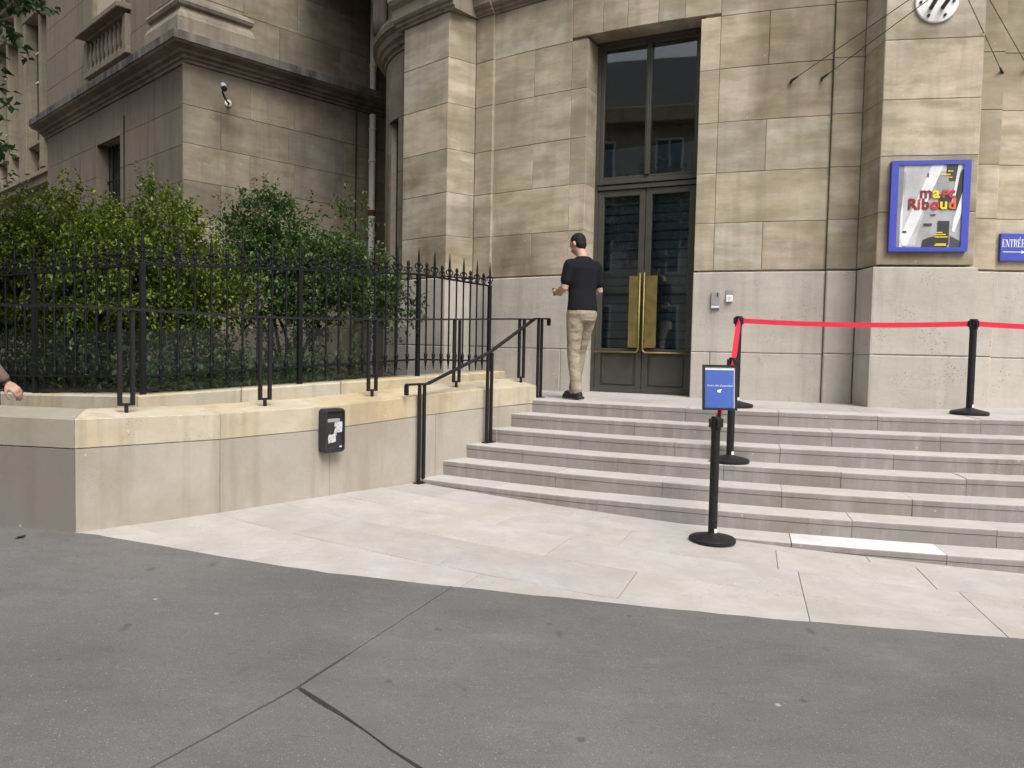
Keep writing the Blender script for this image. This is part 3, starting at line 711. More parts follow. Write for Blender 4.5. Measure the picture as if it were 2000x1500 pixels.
def interp(x, xs, ys):
    return float(np.interp(x, xs, ys))

PP = Path([(-8.0, 5.56), (-2.728, 4.792), (-2.088, 5.507), (-1.49, 6.251), (-.85, 7.007), (-.433, 7.46), (.148, 8.04), (.30, 8.20)])
C0 = PP.L[1]                                   # arc length of the street corner
def ptop(s): return interp(s - C0, [-5, 0, .96, 1.91, 2.9, 3.52, 4.34], [.99, .957, .942, .948, .995, 1.025, 1.05])
def prise(s): return interp(s - C0, [0, 3, 4.5], [.032, .05, .065])
def F_par(s, d, z): q = PP.at(s, d); q.z = z + ptop(s) - .95 + (prise(s) * min(1, -d / .35) if z > .9 and d < 0 else 0); return q
para = empty('parapet_wall', (-2.5, 5.0, zg(-2.5, 5)), label='low pale stone parapet with yellow coping along the ramp beside the steps', cat='wall')
def pblock(name, s0, s1, z0, z1, d, mat, n=2): block(name, F_par, s0, s1, z0, z1, d, .35 + d * 2, M[mat], para, n=n, g=.001, ch=.004)
for a, b in zip([0, 1.4, 2.8, 4.1, C0], [1.4, 2.8, 4.1, C0]): pblock('coping_stone', a, b, .763, .95, .004, 'cope_shaded')
cs = [C0, C0 + .96, C0 + 2.02, C0 + 3.02, C0 + 3.85, C0 + 4.5]
for a, b in zip(cs, cs[1:]): pblock('coping_stone', a, b, .763, .95, .004, 'cope', 4)
for a, b in zip([0, 1.7, 3.6, C0], [1.7, 3.6, C0]): pblock('wall_slab', a, b, -.25, .762, 0, 'para_shaded')
cs = [C0, C0 + .96, C0 + 1.93, C0 + 3.12, C0 + 4.45]
for a, b in zip(cs, cs[1:]): pblock('wall_slab', a, b, -.25, .762, 0, 'para', 4)

kerb = empty('kerb', (-4.5, 5.0, zg(-4.5, 5)), kind='structure')
for a, b in zip([.2, 1.3, 2.4, 3.5], [1.3, 2.4, 3.5, 4.75]):
    block('kerb_stone', lambda s, d, z: (lambda q: Vector((q.x, q.y, zg(q.x, q.y) + z)))(PP.at(s, d)), a, b, -.05, .016 + rnd.uniform(-.003, .004), .075, .08, M['land'], kerb, n=2, g=.002, ch=.006)
FP = Path([(-8.6, 9.60), (-4.58, 7.42), (-3.19, 6.65), (-1.09, 8.85), (-.317, 10.15), (-.10, 10.5)])
f0, f1, f2 = FP.L[2], FP.L[3], FP.L[4]
def ftop(s): return interp(s, [0, FP.L[1], f0, f1, f2, FP.L[5]], [.86, .92, .985, 1.10, 1.13, 1.135])
def F_fw(s, d, z): q = FP.at(s, d); q.z = z + ftop(s) - 1.0; return q
low = empty('fence_base_wall', (-2.2, 7.7, .6), label='low yellowish stone wall carrying the black iron fence', cat='wall')
for cs in ([0, 1.5, 3.1, f0], [f0, f0 + .9, f0 + 1.95, f1, f1 + .85, FP.L[5] - .02]):
    for a, b in zip(cs, cs[1:]):
        block('coping_stone', F_fw, a, b, .80, 1.0, .14, .34, M['cope'], low, n=2, g=.002, ch=.012)
        block('wall_slab', F_fw, a, b, .1, .798, .125, .31, M['cope'], low, n=2, g=.002, ch=.006)
# ramp floor between the two walls, garden bed behind the fence
V = []; n_ = 14
for i in range(n_ + 1):
    a = PP.at(.3 + (C0 + 4.1 - .3) * i / n_, -.3); b = FP.at(.3 + (FP.L[5] - .4) * i / n_, 0); zz = interp(i, [0, 6, n_], [.24, .30, .88])
    V += [(a.x, a.y, zz), (b.x, b.y, zz)]
ramp = tag(add('ramp', V, [(2 * i, 2 * i + 2, 2 * i + 3, 2 * i + 1) for i in range(n_)], M['land']), kind='structure')
GB = [(-9.5, 9.9), (-4.6, 7.45), (-3.2, 6.68), (-1.1, 8.88), (-.35, 10.3), (-1.2, 11.6), (-2.6, 13.5), (-3, 15.2), (-5.3, 12.8), (-11, 18.3), (-16, 16)]
bm = bmesh.new(); f = bm.faces.new([bm.verts.new((x, y, .90)) for x, y in GB]); bmesh.ops.triangulate(bm, faces=[f])
bmesh.ops.subdivide_edges(bm, edges=bm.edges, cuts=3, use_grid_fill=True)
for v in bm.verts: v.co.z += rnd.uniform(-.03, .04)
me = bpy.data.meshes.new('garden_bed'); bmesh.ops.recalc_face_normals(bm, faces=bm.faces); bm.to_mesh(me); bm.free(); me.materials.append(M['soil'])
bed = bpy.data.objects.new('garden_bed', me); col.objects.link(bed); tag(bed, kind='structure')

# ================================================================== iron fence
fence = empty('iron_fence', (-2.2, 7.7, 1.0), label='black wrought iron fence with spear finials and scrolls on the low wall', cat='fence')
def f_top(s): return interp(s, [0, FP.L[1], f0, f1, f2], [2.02, 2.07, 2.106, 2.262, 2.245])
def f_bot(s): return interp(s, [0, FP.L[1], f0, f1, f2], [1.04, 1.08, 1.143, 1.29, 1.262])
def flatbar(name, P_, s0, s1, zf, w_, h_, mat, parent, d=0, n=6):
    pr = [(-w_ / 2 + d, -h_ / 2), (w_ / 2 + d, -h_ / 2), (w_ / 2 + d, h_ / 2), (-w_ / 2 + d, h_ / 2)]
    return sweep(name, lambda s, dd, z: P_.at(s, dd, z + zf(s)), s0, s1, n, pr, M[mat], parent)
for a, b in ((0, f0), (f0, f1), (f1, f2)):
    flatbar('top_rail', FP, a, b, f_top, .035, .02, 'iron', fence); flatbar('bottom_rail', FP, a, b, f_bot, .035, .02, 'iron', fence)
# shared meshes: baluster with drop point, spear, small finial, scroll
def shared(name, mb, mat, smooth=True):
    me = bpy.data.meshes.new(name); me.from_pydata([tuple(v) for v in mb.V], [], mb.F); me.materials.append(M[mat])
    bm = bmesh.new(); bm.from_mesh(me); bmesh.ops.recalc_face_normals(bm, faces=bm.faces); bm.to_mesh(me); bm.free()
    if smooth: me.polygons.foreach_set('use_smooth', [True] * len(me.polygons)); me.set_sharp_from_angle(angle=rad(40))
    return me
barh = .97
m_bar = shared('fence_bar', MB().lathe([(.004, -.115), (.012, -.045), (.017, -.015), (.017, .03), (.021, .04), (.021, .065), (.014, .075), (.0105, .10), (.0105, barh)], seg=8), 'iron')
m_spear = shared('spear', MB().lathe([(.0115, 0), (.0115, .09), (.024, .10), (.024, .118), (.013, .128), (.015, .15), (.012, .20), (.002, .30)], seg=8), 'iron')
m_knob = shared('finial_knob', MB().lathe([(.0105, 0), (.0105, .05), (.022, .062), (.022, .078), (.012, .088), (.021, .11), (.016, .14), (.004, .152)], seg=8), 'iron')
def scroll_mb(sg):
    b = MB(); pts = []
    for k in range(20):
        t_ = k / 19; an = -math.pi / 2 + sg * 0 + t_ * math.pi * 2.1; r = .038 * (1 - .62 * t_)
        pts.append((sg * (.012 + .034 - r * math.sin(an + math.pi / 2) * 1.0 + 0), 0, .075 + r * -math.cos(an + math.pi / 2) * 1.1))
    pts.insert(0, (sg * .010, 0, .012)); b.tube(pts, .0075, 6); return b
m_scr = {s: shared('scroll', scroll_mb(s), 'iron') for s in (-1, 1)}
def inst(name, me, parent, loc, rz=0):
    o = bpy.data.objects.new(name, me); col.objects.link(o); o.parent = parent; o.location = loc; o.rotation_euler = (0, 0, rz); return o
fo = Vector(fence.location)
def fence_run(a, b, n, posts):
    for k in range(n + 1):
        s = a + (b - a) * k / n
        if k == n and b != f2: continue
        p = FP.at(min(s, FP.L[-1] - .01)); dv = FP.dirn(min(s + .001, FP.L[-1])); rz = math.atan2(dv.y, dv.x); zt, zb = f_top(s), f_bot(s)
        if k in posts:
            pb_ = MB(); pb_.box((0, 0, 0), (.045, .045, zt - ftop(s) + .03), None, .004)
            o = pb_.build('post', M['iron'], fence, local=True); o.location = Vector((p.x, p.y, (zt + ftop(s) - .01) / 2)) - fo; o.rotation_euler = (0, 0, rz)
            zo = (zt - ftop(s) + .03) / 2
        else:
            o = inst('bar', m_bar, fence, Vector((p.x, p.y, zb)) - fo, rz); o.scale = (1, 1, (zt - zb) / barh); zo = barh
        spear = (k % 2 == 0)
        inst('spear' if spear else 'knob', m_spear if spear else m_knob, o, (0, 0, zo))
        if spear:
            for s_ in (-1, 1): inst('scroll', m_scr[s_], o, (0, 0, zo))
        else:
            for s_ in (-1, 1): inst('scroll', m_scr[s_], o, (0, 0, zo - .01)).scale = (.8, .8, .8)
fence_run(0, f0, 38, (38, 0, 14, 28)); fence_run(f0, f1, 20, (0, 10)); fence_run(f1, f2, 10, (0, 10))
# dark mesh screen fixed behind the lower half
for a, b in ((.3, f0), (f0, f1 - .12)):
    V = []; n_ = 6
    for i in range(n_ + 1):
        s = a + (b - a) * i / n_; p = FP.at(s, -.03)
        V += [(p.x, p.y, ftop(s) + .02), (p.x, p.y, ftop(s) + .56)]
    add('mesh_screen', V, [(2 * i, 2 * i + 2, 2 * i + 3, 2 * i + 1) for i in range(n_)], M['screen'], fence)

# ================================================================== handrails
def twin(parent, p, dv, z0, z1, stub=True, gap=.032, w_=.026):
    """pair of flat uprights joined at the foot"""
    b = MB(); Mx = Matrix((dv, Vector((-dv.y, dv.x, 0)), Vector((0, 0, 1)))).transposed()
    for sg in (-1, 1): b.box((p.x + dv.x * gap * sg, p.y + dv.y * gap * sg, (z0 + z1) / 2), (w_, .026, z1 - z0), Mx, .002)
    b.box((p.x, p.y, z0 + .008), (gap * 2 - w_, .022, .016), Mx)
    if stub: b.box((p.x, p.y, z0 - .02), (.02, .02, .06), Mx)
    else: b.box((p.x, p.y, z0 + .004), (.14, .07, .008), Mx)
    return b.build('post', M['rail'], parent)
ramprail = empty('ramp_handrail', (-2.0, 6.0, 1.0), label='long thin dark metal handrail on twin posts along the parapet top', cat='handrail')
def rz_(s): return interp(s - C0, [-5, 0, .32, 1.43, 2.5, 3.52, 4.46], [1.69, 1.668, 1.663, 1.65, 1.676, 1.716, 1.757])
flatbar('rail', PP, .3, C0, rz_, .042, .016, 'rail', ramprail, d=-.16); flatbar('rail', PP, C0, C0 + 4.59, rz_, .042, .016, 'rail', ramprail, d=-.16, n=14)
for s in (.32, 1.427, 2.496, 3.52, 4.43, -1.15, -2.3, -3.4):
    p = PP.at(C0 + s, -.16); twin(ramprail, p, PP.dirn(C0 + s), ptop(C0 + s) + prise(C0 + s) * .5 + .045, rz_(C0 + s) - .008, gap=.042 if s < 2.6 else .036)
stairrail = empty('stair_handrail', (-.3, 7.7, .5), label='sloping dark metal handrail on twin posts at the left of the steps', cat='handrail')
q1, q2, q3 = Vector((-.815, 6.985, zg(-.8, 7))), Vector((-.222, 7.60, ZL - 3 * RI)), Vector((.297, 8.47, ZL))
dv = (q3 - q1); dv.z = 0; dv.normalize(); Mx = Matrix((dv, Vector((-dv.y, dv.x, 0)), Vector((0, 0, 1)))).transposed()
zt = [1.105, 1.40, 1.772]
for q, z in zip((q1, q2, q3), zt): twin(stairrail, q, dv, q.z, z - .006, stub=False)
def strip(pts, w_=.042, h_=.018):
    b = MB(); sd = Vector((-dv.y, dv.x, 0)) * (w_ / 2); n = len(pts); V = []
    for i, p in enumerate(pts):
        t_ = (pts[min(i + 1, n - 1)] - pts[max(i - 1, 0)]).normalized(); nv = t_.cross(sd).normalized() * (h_ / 2)
        V += [p - sd - nv, p + sd - nv, p + sd + nv, p - sd + nv]
    F = [(i * 4 + j, i * 4 + (j + 1) % 4, i * 4 + 4 + (j + 1) % 4, i * 4 + 4 + j) for i in range(n - 1) for j in range(4)] + [(0, 1, 2, 3), tuple((n - 1) * 4 + j for j in range(4))]
    return b.push(V, F)
at_ = lambda q, k, z: Vector((q.x + dv.x * k, q.y + dv.y * k, z))
strip([at_(q1, -.20, 1.01), at_(q1, -.20, 1.10), at_(q1, -.195, 1.105), at_(q1, .07, 1.105), at_(q2, 0, zt[1] + .003), at_(q3, -.10, 1.768), at_(q3, .16, 1.775), at_(q3, .165, 1.77), at_(q3, .165, 1.70)]).build('rail', M['rail'], stairrail)

# ================================================================== ash bin on the parapet
s_b = C0 + 1.91; pbn = PP.at(s_b, .0); dvb = PP.dirn(s_b); rzb = math.atan2(dvb.y, dvb.x)
abin = empty('ash_bin', (pbn.x, pbn.y, .578), rzb, label='small black wall mounted ash bin with torn white stickers on the parapet', cat='bin')
def rrect(w_, h_, r, n=5, cx=0, cz=0):
    out = []
    for (sx, sz, a0) in ((1, 1, 0), (-1, 1, 90), (-1, -1, 180), (1, -1, 270)):
        for k in range(n + 1):
            a = rad(a0 + 90 * k / n); out.append((cx + sx * (w_ / 2 - r) + r * math.cos(a), cz + sz * (h_ / 2 - r) + r * math.sin(a)))
    return out
b = MB(); outer = rrect(.20, .355, .028, cz=.178)
b.prism(outer, -.014, -.085).build('body', M['bin'], abin, local=True)
hood = MB(); ring_o = rrect(.20, .355, .028, cz=.178); ring_i = rrect(.165, .315, .016, cz=.176); n = len(ring_o)
V = [(x, -.085, z) for x, z in ring_o] + [(x, -.10, z * .985 + .003) for x, z in rrect(.192, .347, .026, cz=.178)] + [(x, -.10, z) for x, z in ring_i] + [(x, -.086, z) for x, z in ring_i]
hood.push(V, [(r * n + i, r * n + (i + 1) % n, (r + 1) * n + (i + 1) % n, (r + 1) * n + i) for r in range(3) for i in range(n)]).build('rim', M['bin'], abin, local=True)
MB().box((0, -.0875, .30), (.155, .004, .055)).build('opening', M['interior'], abin, local=True)
MB().box((-.01, -.089, .262), (.12, .006, .03), None, .003).build('stub_plate', M['grey'], abin, local=True)
def torn(name, pts, y): MB().prism(pts, y, y - .0012).build(name, M['sticker'], abin, local=True)
t = NT('torn_sticker'); p = t.pos(); nz = t.noise(p, 190, 3, .6); t.set(t.mix(t.map(nz, .47, .55, 0, .85), (.72, .72, .72), (.06, .06, .06)), .7); M['sticker'] = t.m
torn('sticker', [(-.01, .155), (.005, .15), (.02, .16), (.075, .165), (.078, .245), (.055, .25), (.02, .246), (.0, .243), (-.003, .21), (.012, .205), (-.002, .18)], -.0875)
torn('sticker', [(-.062, .075), (-.04, .085), (-.02, .08), (.012, .09), (.010, .13), (.022, .152), (.0, .157), (-.03, .146), (-.056, .150), (-.064, .12)], -.0878)
MB().prism(rrect(.024, .012, .004, 3, .062, .045), -.0875, -.0885).build('maker_plate', M['white'], abin, local=True)
for s_ in (-.06, .06): MB().box((s_, -.006, .2), (.02, .02, .03)).build('bracket', M['bin'], abin, local=True)

# ================================================================== queue stanchions
def stanchion(x, y, z, label, rz=0.0):
    st = empty('queue_stanchion', (x, y, z), rz, label=label, cat='stanchion', group='belt stanchions in front of the entrance')
    MB().lathe([(.160, 0), (.165, .006), (.165, .026), (.155, .034), (.09, .050), (.045, .060), (.034, .066)], seg=40).build('base', M['black'], st, local=True, smooth=True, sharp=35)
    MB().lathe([(.0315, .06), (.0315, .80)], seg=24).build('pole', M['black'], st, local=True, smooth=True, sharp=35)
    hd = MB().lathe([(.033, .80), (.036, .805), (.036, .89), (.033, .90), (.012, .902)], seg=24).build('belt_head', M['black'], st, local=True, smooth=True, sharp=35)
    for k in range(4):
        a = k * math.pi / 2; MB().box((.04 * math.cos(a), .04 * math.sin(a), .855), (.022, .022, .062), None, .003).build('belt_slot', M['black'], hd, local=True)
    MB().box((.012, -.031, .083), (.022, .004, .03), None, .001).build('sticker', M['white'], st, local=True)
    return st
SA, SB, SC, SD = (1.459, 5.47), (1.884, 6.586), (2.228, 7.64), (4.321, 7.255)
zA, zB, zC = zg(*SA) + .001, ZL - 3 * RI, ZL
stA = stanchion(*SA, zA, 'black belt stanchion standing on the forecourt at the foot of the steps', .1)
stB = stanchion(*SB, zB, 'black belt stanchion standing halfway up the steps behind the blue notice', .1)
stC = stanchion(*SC, zC, 'black belt stanchion on the landing near the right side of the door', .1)
stD = stanchion(*SD, zC, 'black belt stanchion on the landing in front of the pilaster with the poster', .1)
SE = (6.5, 7.02)
stE = stanchion(*SE, zC, 'black belt stanchion beyond the right edge holding the end of the red belt', .1)
def belt(a, za, b, zb, sag, parent, twist=0):
    A = Vector((*a, za + .855)); B = Vector((*b, zb + .855)); u = (B - A); uh = Vector((u.x, u.y, 0)).normalized(); A = A + uh * .045; B = B - uh * .045
    nv = Vector((-uh.y, uh.x, 0)) * .0008; V = []; n = 14
    for i in range(n + 1):
        t_ = i / n; p = A.lerp(B, t_); p.z -= sag * 4 * t_ * (1 - t_)
        an_ = twist * min(1, t_ / .12, (1 - t_) / .12) * rad(80); wv = Vector((0, 0, 1)) * math.cos(an_) + Vector((-uh.y, uh.x, 0)) * math.sin(an_); tv = Vector((-uh.y, uh.x, 0)) * math.cos(an_) - Vector((0, 0, 1)) * math.sin(an_)
        for sg, hz in ((-1, -.024), (1, -.024), (1, .024), (-1, .024)): V.append(p + tv * .0008 * sg + wv * hz)
    F = [(i * 4 + j, i * 4 + (j + 1) % 4, i * 4 + 4 + (j + 1) % 4, i * 4 + 4 + j) for i in range(n) for j in range(4)] + [(0, 1, 2, 3), tuple(n * 4 + j for j in range(4))]
    add('belt', V, F, M['red'], parent)
belt(SC, zC, SD, zC, .025, stC); belt(SD, zC, SE, zC, .03, stD); belt(SC, zC, SB, zB, .01, stB, 1); belt(SB, zB, SA, zA, .01, stA, 1)

# lettering helpers --------------------------------------------------
def text_mesh(body, size, mat, parent, f, name='lettering', offset=0.0, align='CENTER', xs=1.0, depth=.0006):
    cu = bpy.data.curves.new('t', 'FONT'); cu.body = body; cu.size = size; cu.align_x = align; cu.offset = offset; cu.resolution_u = 3; cu.extrude = depth
    ob = bpy.data.objects.new('t', cu); col.objects.link(ob)
    dg = bpy.context.evaluated_depsgraph_get(); me = bpy.data.meshes.new_from_object(ob.evaluated_get(dg)); bpy.data.objects.remove(ob)
    me.name = name; me.materials.clear(); me.materials.append(mat)
    for v in me.vertices: v.co = f(v.co.x * xs, v.co.y, v.co.z)
    me.update(); o = bpy.data.objects.new(name, me); col.objects.link(o); o.parent = parent; return o

# notice on top of the front stanchion
nz0 = zA + .902
notice = empty('notice_frame', (SA[0] + .022, SA[1] - .002, nz0), rad(-3), label='blue A4 notice in a black frame clipped on top of the front stanchion', cat='sign')
tl = rad(9)
def NF(x, y, z): return Vector((x, y * math.cos(tl) + z * math.sin(tl) * .9, .045 + z * math.cos(tl) + 0 * y))
b = MB()
for (x0, x1, z0, z1) in ((-.122, -.106, 0, .325), (.106, .122, 0, .325), (-.106, .106, 0, .016), (-.106, .106, .309, .325)):
    b.prism([(x0, z0), (x1, z0), (x1, z1), (x0, z1)], -.012, .012, f=lambda v: NF(v.x, v.y, v.z))
b.build('frame', M['black'], notice, local=True)
MB().prism([(-.108, .014), (.108, .014), (.108, .311), (-.108, .311)], -.004, .009, f=lambda v: NF(v.x, v.y, v.z)).build('back_panel', M['white'], notice, local=True)
pn = MB().prism([(-.104, .017), (.098, .017), (.098, .288), (-.104, .288)], -.0062, -.004, f=lambda v: NF(v.x, v.y, v.z)).build('printed_sheet', M['signblue'], notice, local=True)
text_mesh('Sortie salle d\'exposition', .0185, M['white'], pn, lambda x, y, z: NF(x, -.0070 - z, y + .170))
MB().prism([(-.018, .128), (.004, .126), (.008, .142), (.016, .152), (.006, .150), (-.004, .146), (-.018, .144)], -.0076, -.0064, f=lambda v: NF(v.x, v.y, v.z)).build('white_emblem', M['white'], pn, local=True)
MB().tube([(0, .0, 0), (0, .0, .06)], .012, 8).build('clip_stem', M['black'], notice, local=True)

# ================================================================== things fixed to the rotunda
pa9 = rad(-9.1)
def F_pil(x, y, z): r = RW + .45; return Vector((CX + (r + y) * math.sin(pa9) + x * math.cos(pa9), CY - (r + y) * math.cos(pa9) + x * math.sin(pa9), z))
poster = empty('exhibition_poster', F_pil(0, 0, 2.5), label='exhibition poster with coloured lettering in a bright blue frame on the pilaster', cat='poster')
def flat(name, poly, y, mat, parent, th=.0008, F=F_pil):
    return MB().prism([(x, z) for x, z in poly], y, y + th, f=lambda v: F(v.x, v.y, v.z)).build(name, mat, parent)
PX0, PX1, PZ0, PZ1 = -.368, .383, 2.513, 3.43; ix0, ix1, iz0, iz1 = -.300, .315, 2.556, 3.387
for nm, (a, b_, c, d_) in dict(l=(PX0, ix0, PZ0, PZ1), r=(ix1, PX1, PZ0, PZ1), t=(ix0, ix1, iz1, PZ1), b=(ix0, ix1, PZ0, iz0)).items():
    flat('frame_side', [(a, c), (b_, c), (b_, d_), (a, d_)], .002, M['blue'], poster, .055)
G = {}
def grey(v):
    v = round(v, 3)
    if v not in G: G[v] = plain('poster_grey_%d' % int(v * 1000), (v, v, v * 1.03), .35, 0, .4, .22, 0, 5)
    return G[v]
def PXY(u, v): return (ix0 + (ix1 - ix0) * u, iz1 - (iz1 - iz0) * v)
sheet_ = flat('poster_sheet', [PXY(0, 1), PXY(1, 1), PXY(1, 0), PXY(0, 0)], .040, grey(.36), poster, .002)
lay = .0425
shapes = [(.50, [(.0, .0), (1, 0), (1, .08), (.0, .08)]), (.22, [(.0, 0), (.09, 0), (.06, 1), (0, 1)]), (.48, [(.12, .07), (.58, .07), (.30, .98), (.08, .98)]), (.66, [(.06, .6), (.1, .3), (.09, 1), (.06, 1)]),
          (.06, [(.74, 0), (.94, 0), (.9, .2), (.74, .2)]), (.30, [(.62, .13), (.78, .13), (.80, .40), (.60, .40)]), (.05, [(.98, .06), (1, .06), (1, .36), (.93, .55), (.82, .55), (.9, .2)]),
          (.75, [(.52, 0), (.70, 0), (.18, .98), (.10, .98), (.08, .84)]), (.70, [(.92, 0), (.97, 0), (.88, .45), (.84, .45)]), (.72, [(1, .33), (1, .58), (.90, .82), (.86, .80), (.88, .66)]),
          (.05, [(.64, .36), (.84, .36), (.84, .54), (.64, .54)]), (.04, [(.64, .68), (.82, .68), (.82, .97), (.64, .97)]), (.07, [(.84, .86), (1, .93), (1, 1), (.84, 1)]), (.04, [(.42, .91), (.56, .87), (.74, .88), (.80, 1), (.40, 1)]),
          (.05, [(.42, .71), (.55, .71), (.55, .74), (.42, .74)]), (.06, [(.52, .60), (.60, .60), (.60, .615), (.52, .615)]), (.06, [(.1, .80), (.16, .80), (.16, .825), (.1, .825)]), (.06, [(.45, .1), (.47, .1), (.47, .15), (.45, .15)])]
for k, (g_, pl) in enumerate(shapes):
    flat('printed_shape', [PXY(*q) for q in pl][::-1], lay + k * .0004, grey(g_), sheet_, .0004)
PC_ = {'red': (.55, .03, .03), 'dred': (.22, .02, .025), 'yel': (.80, .62, .02), 'grey': (.10, .10, .11), 'or': (.70, .16, .05)}
for k, v in PC_.items(): M['ink_' + k] = plain('ink_' + k, v, .4, 0, .4, .04)
def word(letters, u0, v0, size, adv):
    u = u0
    for ch_, c, w_ in letters:
        x, z = PXY(u, v0)
        text_mesh(ch_, size, M['ink_' + c], sheet_, lambda a, bb, cc, x=x, z=z: F_pil(x + a, .0515 + cc, z + bb), offset=.0045, align='LEFT'); u += w_ * adv
word([('m', 'dred', 1.5), ('a', 'yel', 1), ('r', 'red', .75), ('c', 'red', 1)], .34, .40, .155, .135)
word([('R', 'dred', 1.15), ('i', 'red', .5), ('b', 'dred', 1.05), ('o', 'red', 1.05), ('u', 'yel', 1), ('d', 'or', 1)], .16, .535, .150, .132)
for k, (u, v, w_) in enumerate([(.66, .115, .14), (.76, .075, .08), (.78, .15, .05), (.62, .815, .10), (.60, .84, .17), (.60, .87, .2), (.62, .955, .16), (.60, .97, .18)]):
    flat('small_print', [PXY(u, v + .012), PXY(u + w_, v + .012), PXY(u + w_, v), PXY(u, v)], .0515, M['ink_yel'], sheet_, .0005)

# ENTREE sign with arrow, lettering cut as high-contrast capitals
ea = rad(-3.0)
def F_ent(x, y, z): r = RW; return Vector((CX + (r + y) * math.sin(ea) + x * math.cos(ea), CY - (r + y) * math.cos(ea) + x * math.sin(ea), z))
ent = empty('entrance_sign', F_ent(0, 0, 2.47), label='small blue direction sign reading ENTRÉE with white arrow at the right edge', cat='sign')
ex0, ex1 = -.150, .145
flat('panel', [(ex0, 2.478), (ex1, 2.478), (ex1, 2.765), (ex0, 2.765)], .002, M['blue'], ent, .04, F_ent)
def cap(name, polys, x0, z0, w_, h_):
    b = MB()
    for pl in polys: b.prism([(x0 + u * w_, z0 + v * h_) for u, v in pl], .0425, .0435, f=lambda v: F_ent(v.x, v.y, v.z))
    b.build(name, M['white'], ent)
def rc(a, b_, c, d_): return [(a, c), (b_, c), (b_, d_), (a, d_)]
Ecap = [rc(.12, .38, .0, 1), rc(0, .86, 0, .06), rc(0, .86, .94, 1), rc(.3, .66, .48, .54), [(.76, .0), (.90, .0), (.90, .28), (.86, .28)], [(.76, 1), (.90, 1), (.90, .72), (.86, .72)], rc(.62, .68, .36, .66)]
Ncap = [rc(.10, .17, 0, 1), rc(.86, .93, 0, 1), [(.08, 1), (.34, 1), (.93, 0), (.84, 0), (.66, .05)], rc(0, .28, 0, .05), rc(0, .3, .95, 1), rc(.74, 1.02, .95, 1)]
Tcap = [rc(.36, .62, 0, 1), rc(.04, .94, .94, 1), [(.04, 1), (.04, .70), (.08, .70), (.2, 1)], [(.94, 1), (.94, .70), (.90, .70), (.78, 1)], rc(.24, .74, 0, .05)]
Rcap = [rc(.12, .38, 0, 1), rc(0, .5, 0, .05), rc(0, .55, .95, 1), rc(.3, .6, .48, .54), [(.55, 1), (.78, .96), (.90, .82), (.88, .62), (.72, .5), (.55, .48), (.62, .56), (.68, .66), (.68, .82), (.62, .94)], [(.5, .5), (.70, .48), (.92, .08), (1.04, .0), (.82, 0)]]
Eac = Ecap + [[(.42, 1.10), (.58, 1.10), (.78, 1.30), (.60, 1.30)]]
x_ = ex0 + .012
for ch_, w_ in ((Ecap, .035), (Ncap, .043), (Tcap, .037), (Rcap, .041), (Eac, .037), (Ecap, .037)): cap('lettering', ch_, x_, 2.622, w_, .082); x_ += w_ * 1.03
cap('arrow', [rc(0, .86, .42, .58), [(.80, .15), (1.0, .5), (.80, .85)]], ex0 + .022, 2.545, .240, .052)

# intercom and key box beside the door
def wallbox(name, a, z0, w_, h_, d_, mat, label, cat, extra):
    an = rad(a)
    def FF(x, y, z): r = RW + .03; return Vector((CX + (r + y) * math.sin(an) + x * math.cos(an), CY - (r + y) * math.cos(an) + x * math.sin(an), z))
    e = empty(name, FF(0, 0, z0), label=label, cat=cat); Mx = Matrix(((math.cos(an), math.sin(an), 0), (math.sin(an), -math.cos(an), 0), (0, 0, 1)))
    MB().box(FF(0, d_ / 2, z0 + h_ / 2), (w_, d_, h_), Mx, .004).build('housing', M[mat], e)
    for nm, x, y, z, sx, sy, sz, m in extra: MB().box(FF(x, y, z0 + z), (sx, sy, sz), Mx, .001).build(nm, M[m], e)
wallbox('intercom', -20.8, 1.935, .098, .195, .03, 'grey', 'grey metal intercom box on the plinth right of the door', 'intercom',
        [('speaker_slot', .022, .031, .165, .014, .004, .045, 'black'), ('button_plate', 0, .031, .062, .045, .004, .035, 'steel'), ('lower_lip', 0, .032, .025, .09, .012, .02, 'white')])
wallbox('key_switch', -19.92, 2.017, .072, .075, .035, 'white', 'small white key switch box beside the grey intercom', 'switch',
        [('keyhole', 0, .036, .042, .012, .003, .022, 'grey'), ('back_plate', 0, .004, .08, .085, .008, .125, 'steel')])

# flagpole bracket with stay cables
brk = empty('flagpole_bracket', F_pil(.0, 0, 5.0), label='round white flagpole wall plate with two dark poles above the poster', cat='bracket')
axm = Matrix(((math.cos(pa9), 0, math.sin(pa9)), (math.sin(pa9), 0, -math.cos(pa9)), (0, 1, 0)))
pl = MB().lathe([(.205, 0), (.205, .018), (.198, .024), (.0, .024)], F_pil(0, .004, 5.013), 40, axm).build('wall_plate', M['white'], brk, smooth=True, sharp=30)
for k in range(6):
    a = rad(30 + k * 60 + 30); MB().lathe([(.014, 0), (.014, .018), (.0, .02)], F_pil(.155 * math.cos(a), .026, 5.013 + .155 * math.sin(a)), 8, axm).build('bolt', M['cable'], pl)
tips = []
for x in (-.055, .055):
    a = F_pil(x, .02, 4.955); u = Vector((math.sin(pa9), -math.cos(pa9), .16)).normalized() + Vector((math.cos(pa9), math.sin(pa9), 0)) * x * .6
    MB().tube([a, a + u * 2.2], .021, 10).build('pole', M['cable'], brk, smooth=True); tips.append(a + u * .62)
for (an, z, tip) in ((-16.57, 4.45, tips[0]), (-14.73, 4.455, tips[1]), (-4.24, 4.442, tips[0]), (-2.75, 4.50, tips[1])):
    p = F_cyl(an, .03, z)
    cb = MB().tube([p, tip], .0042, 6).build('stay_cable', M['cable'], brk)
    MB().tube([F_cyl(an, -.01, z), p, p + (tip - p).normalized() * .09], [.016, .016, .008], 8).build('anchor', M['cable'], cb)

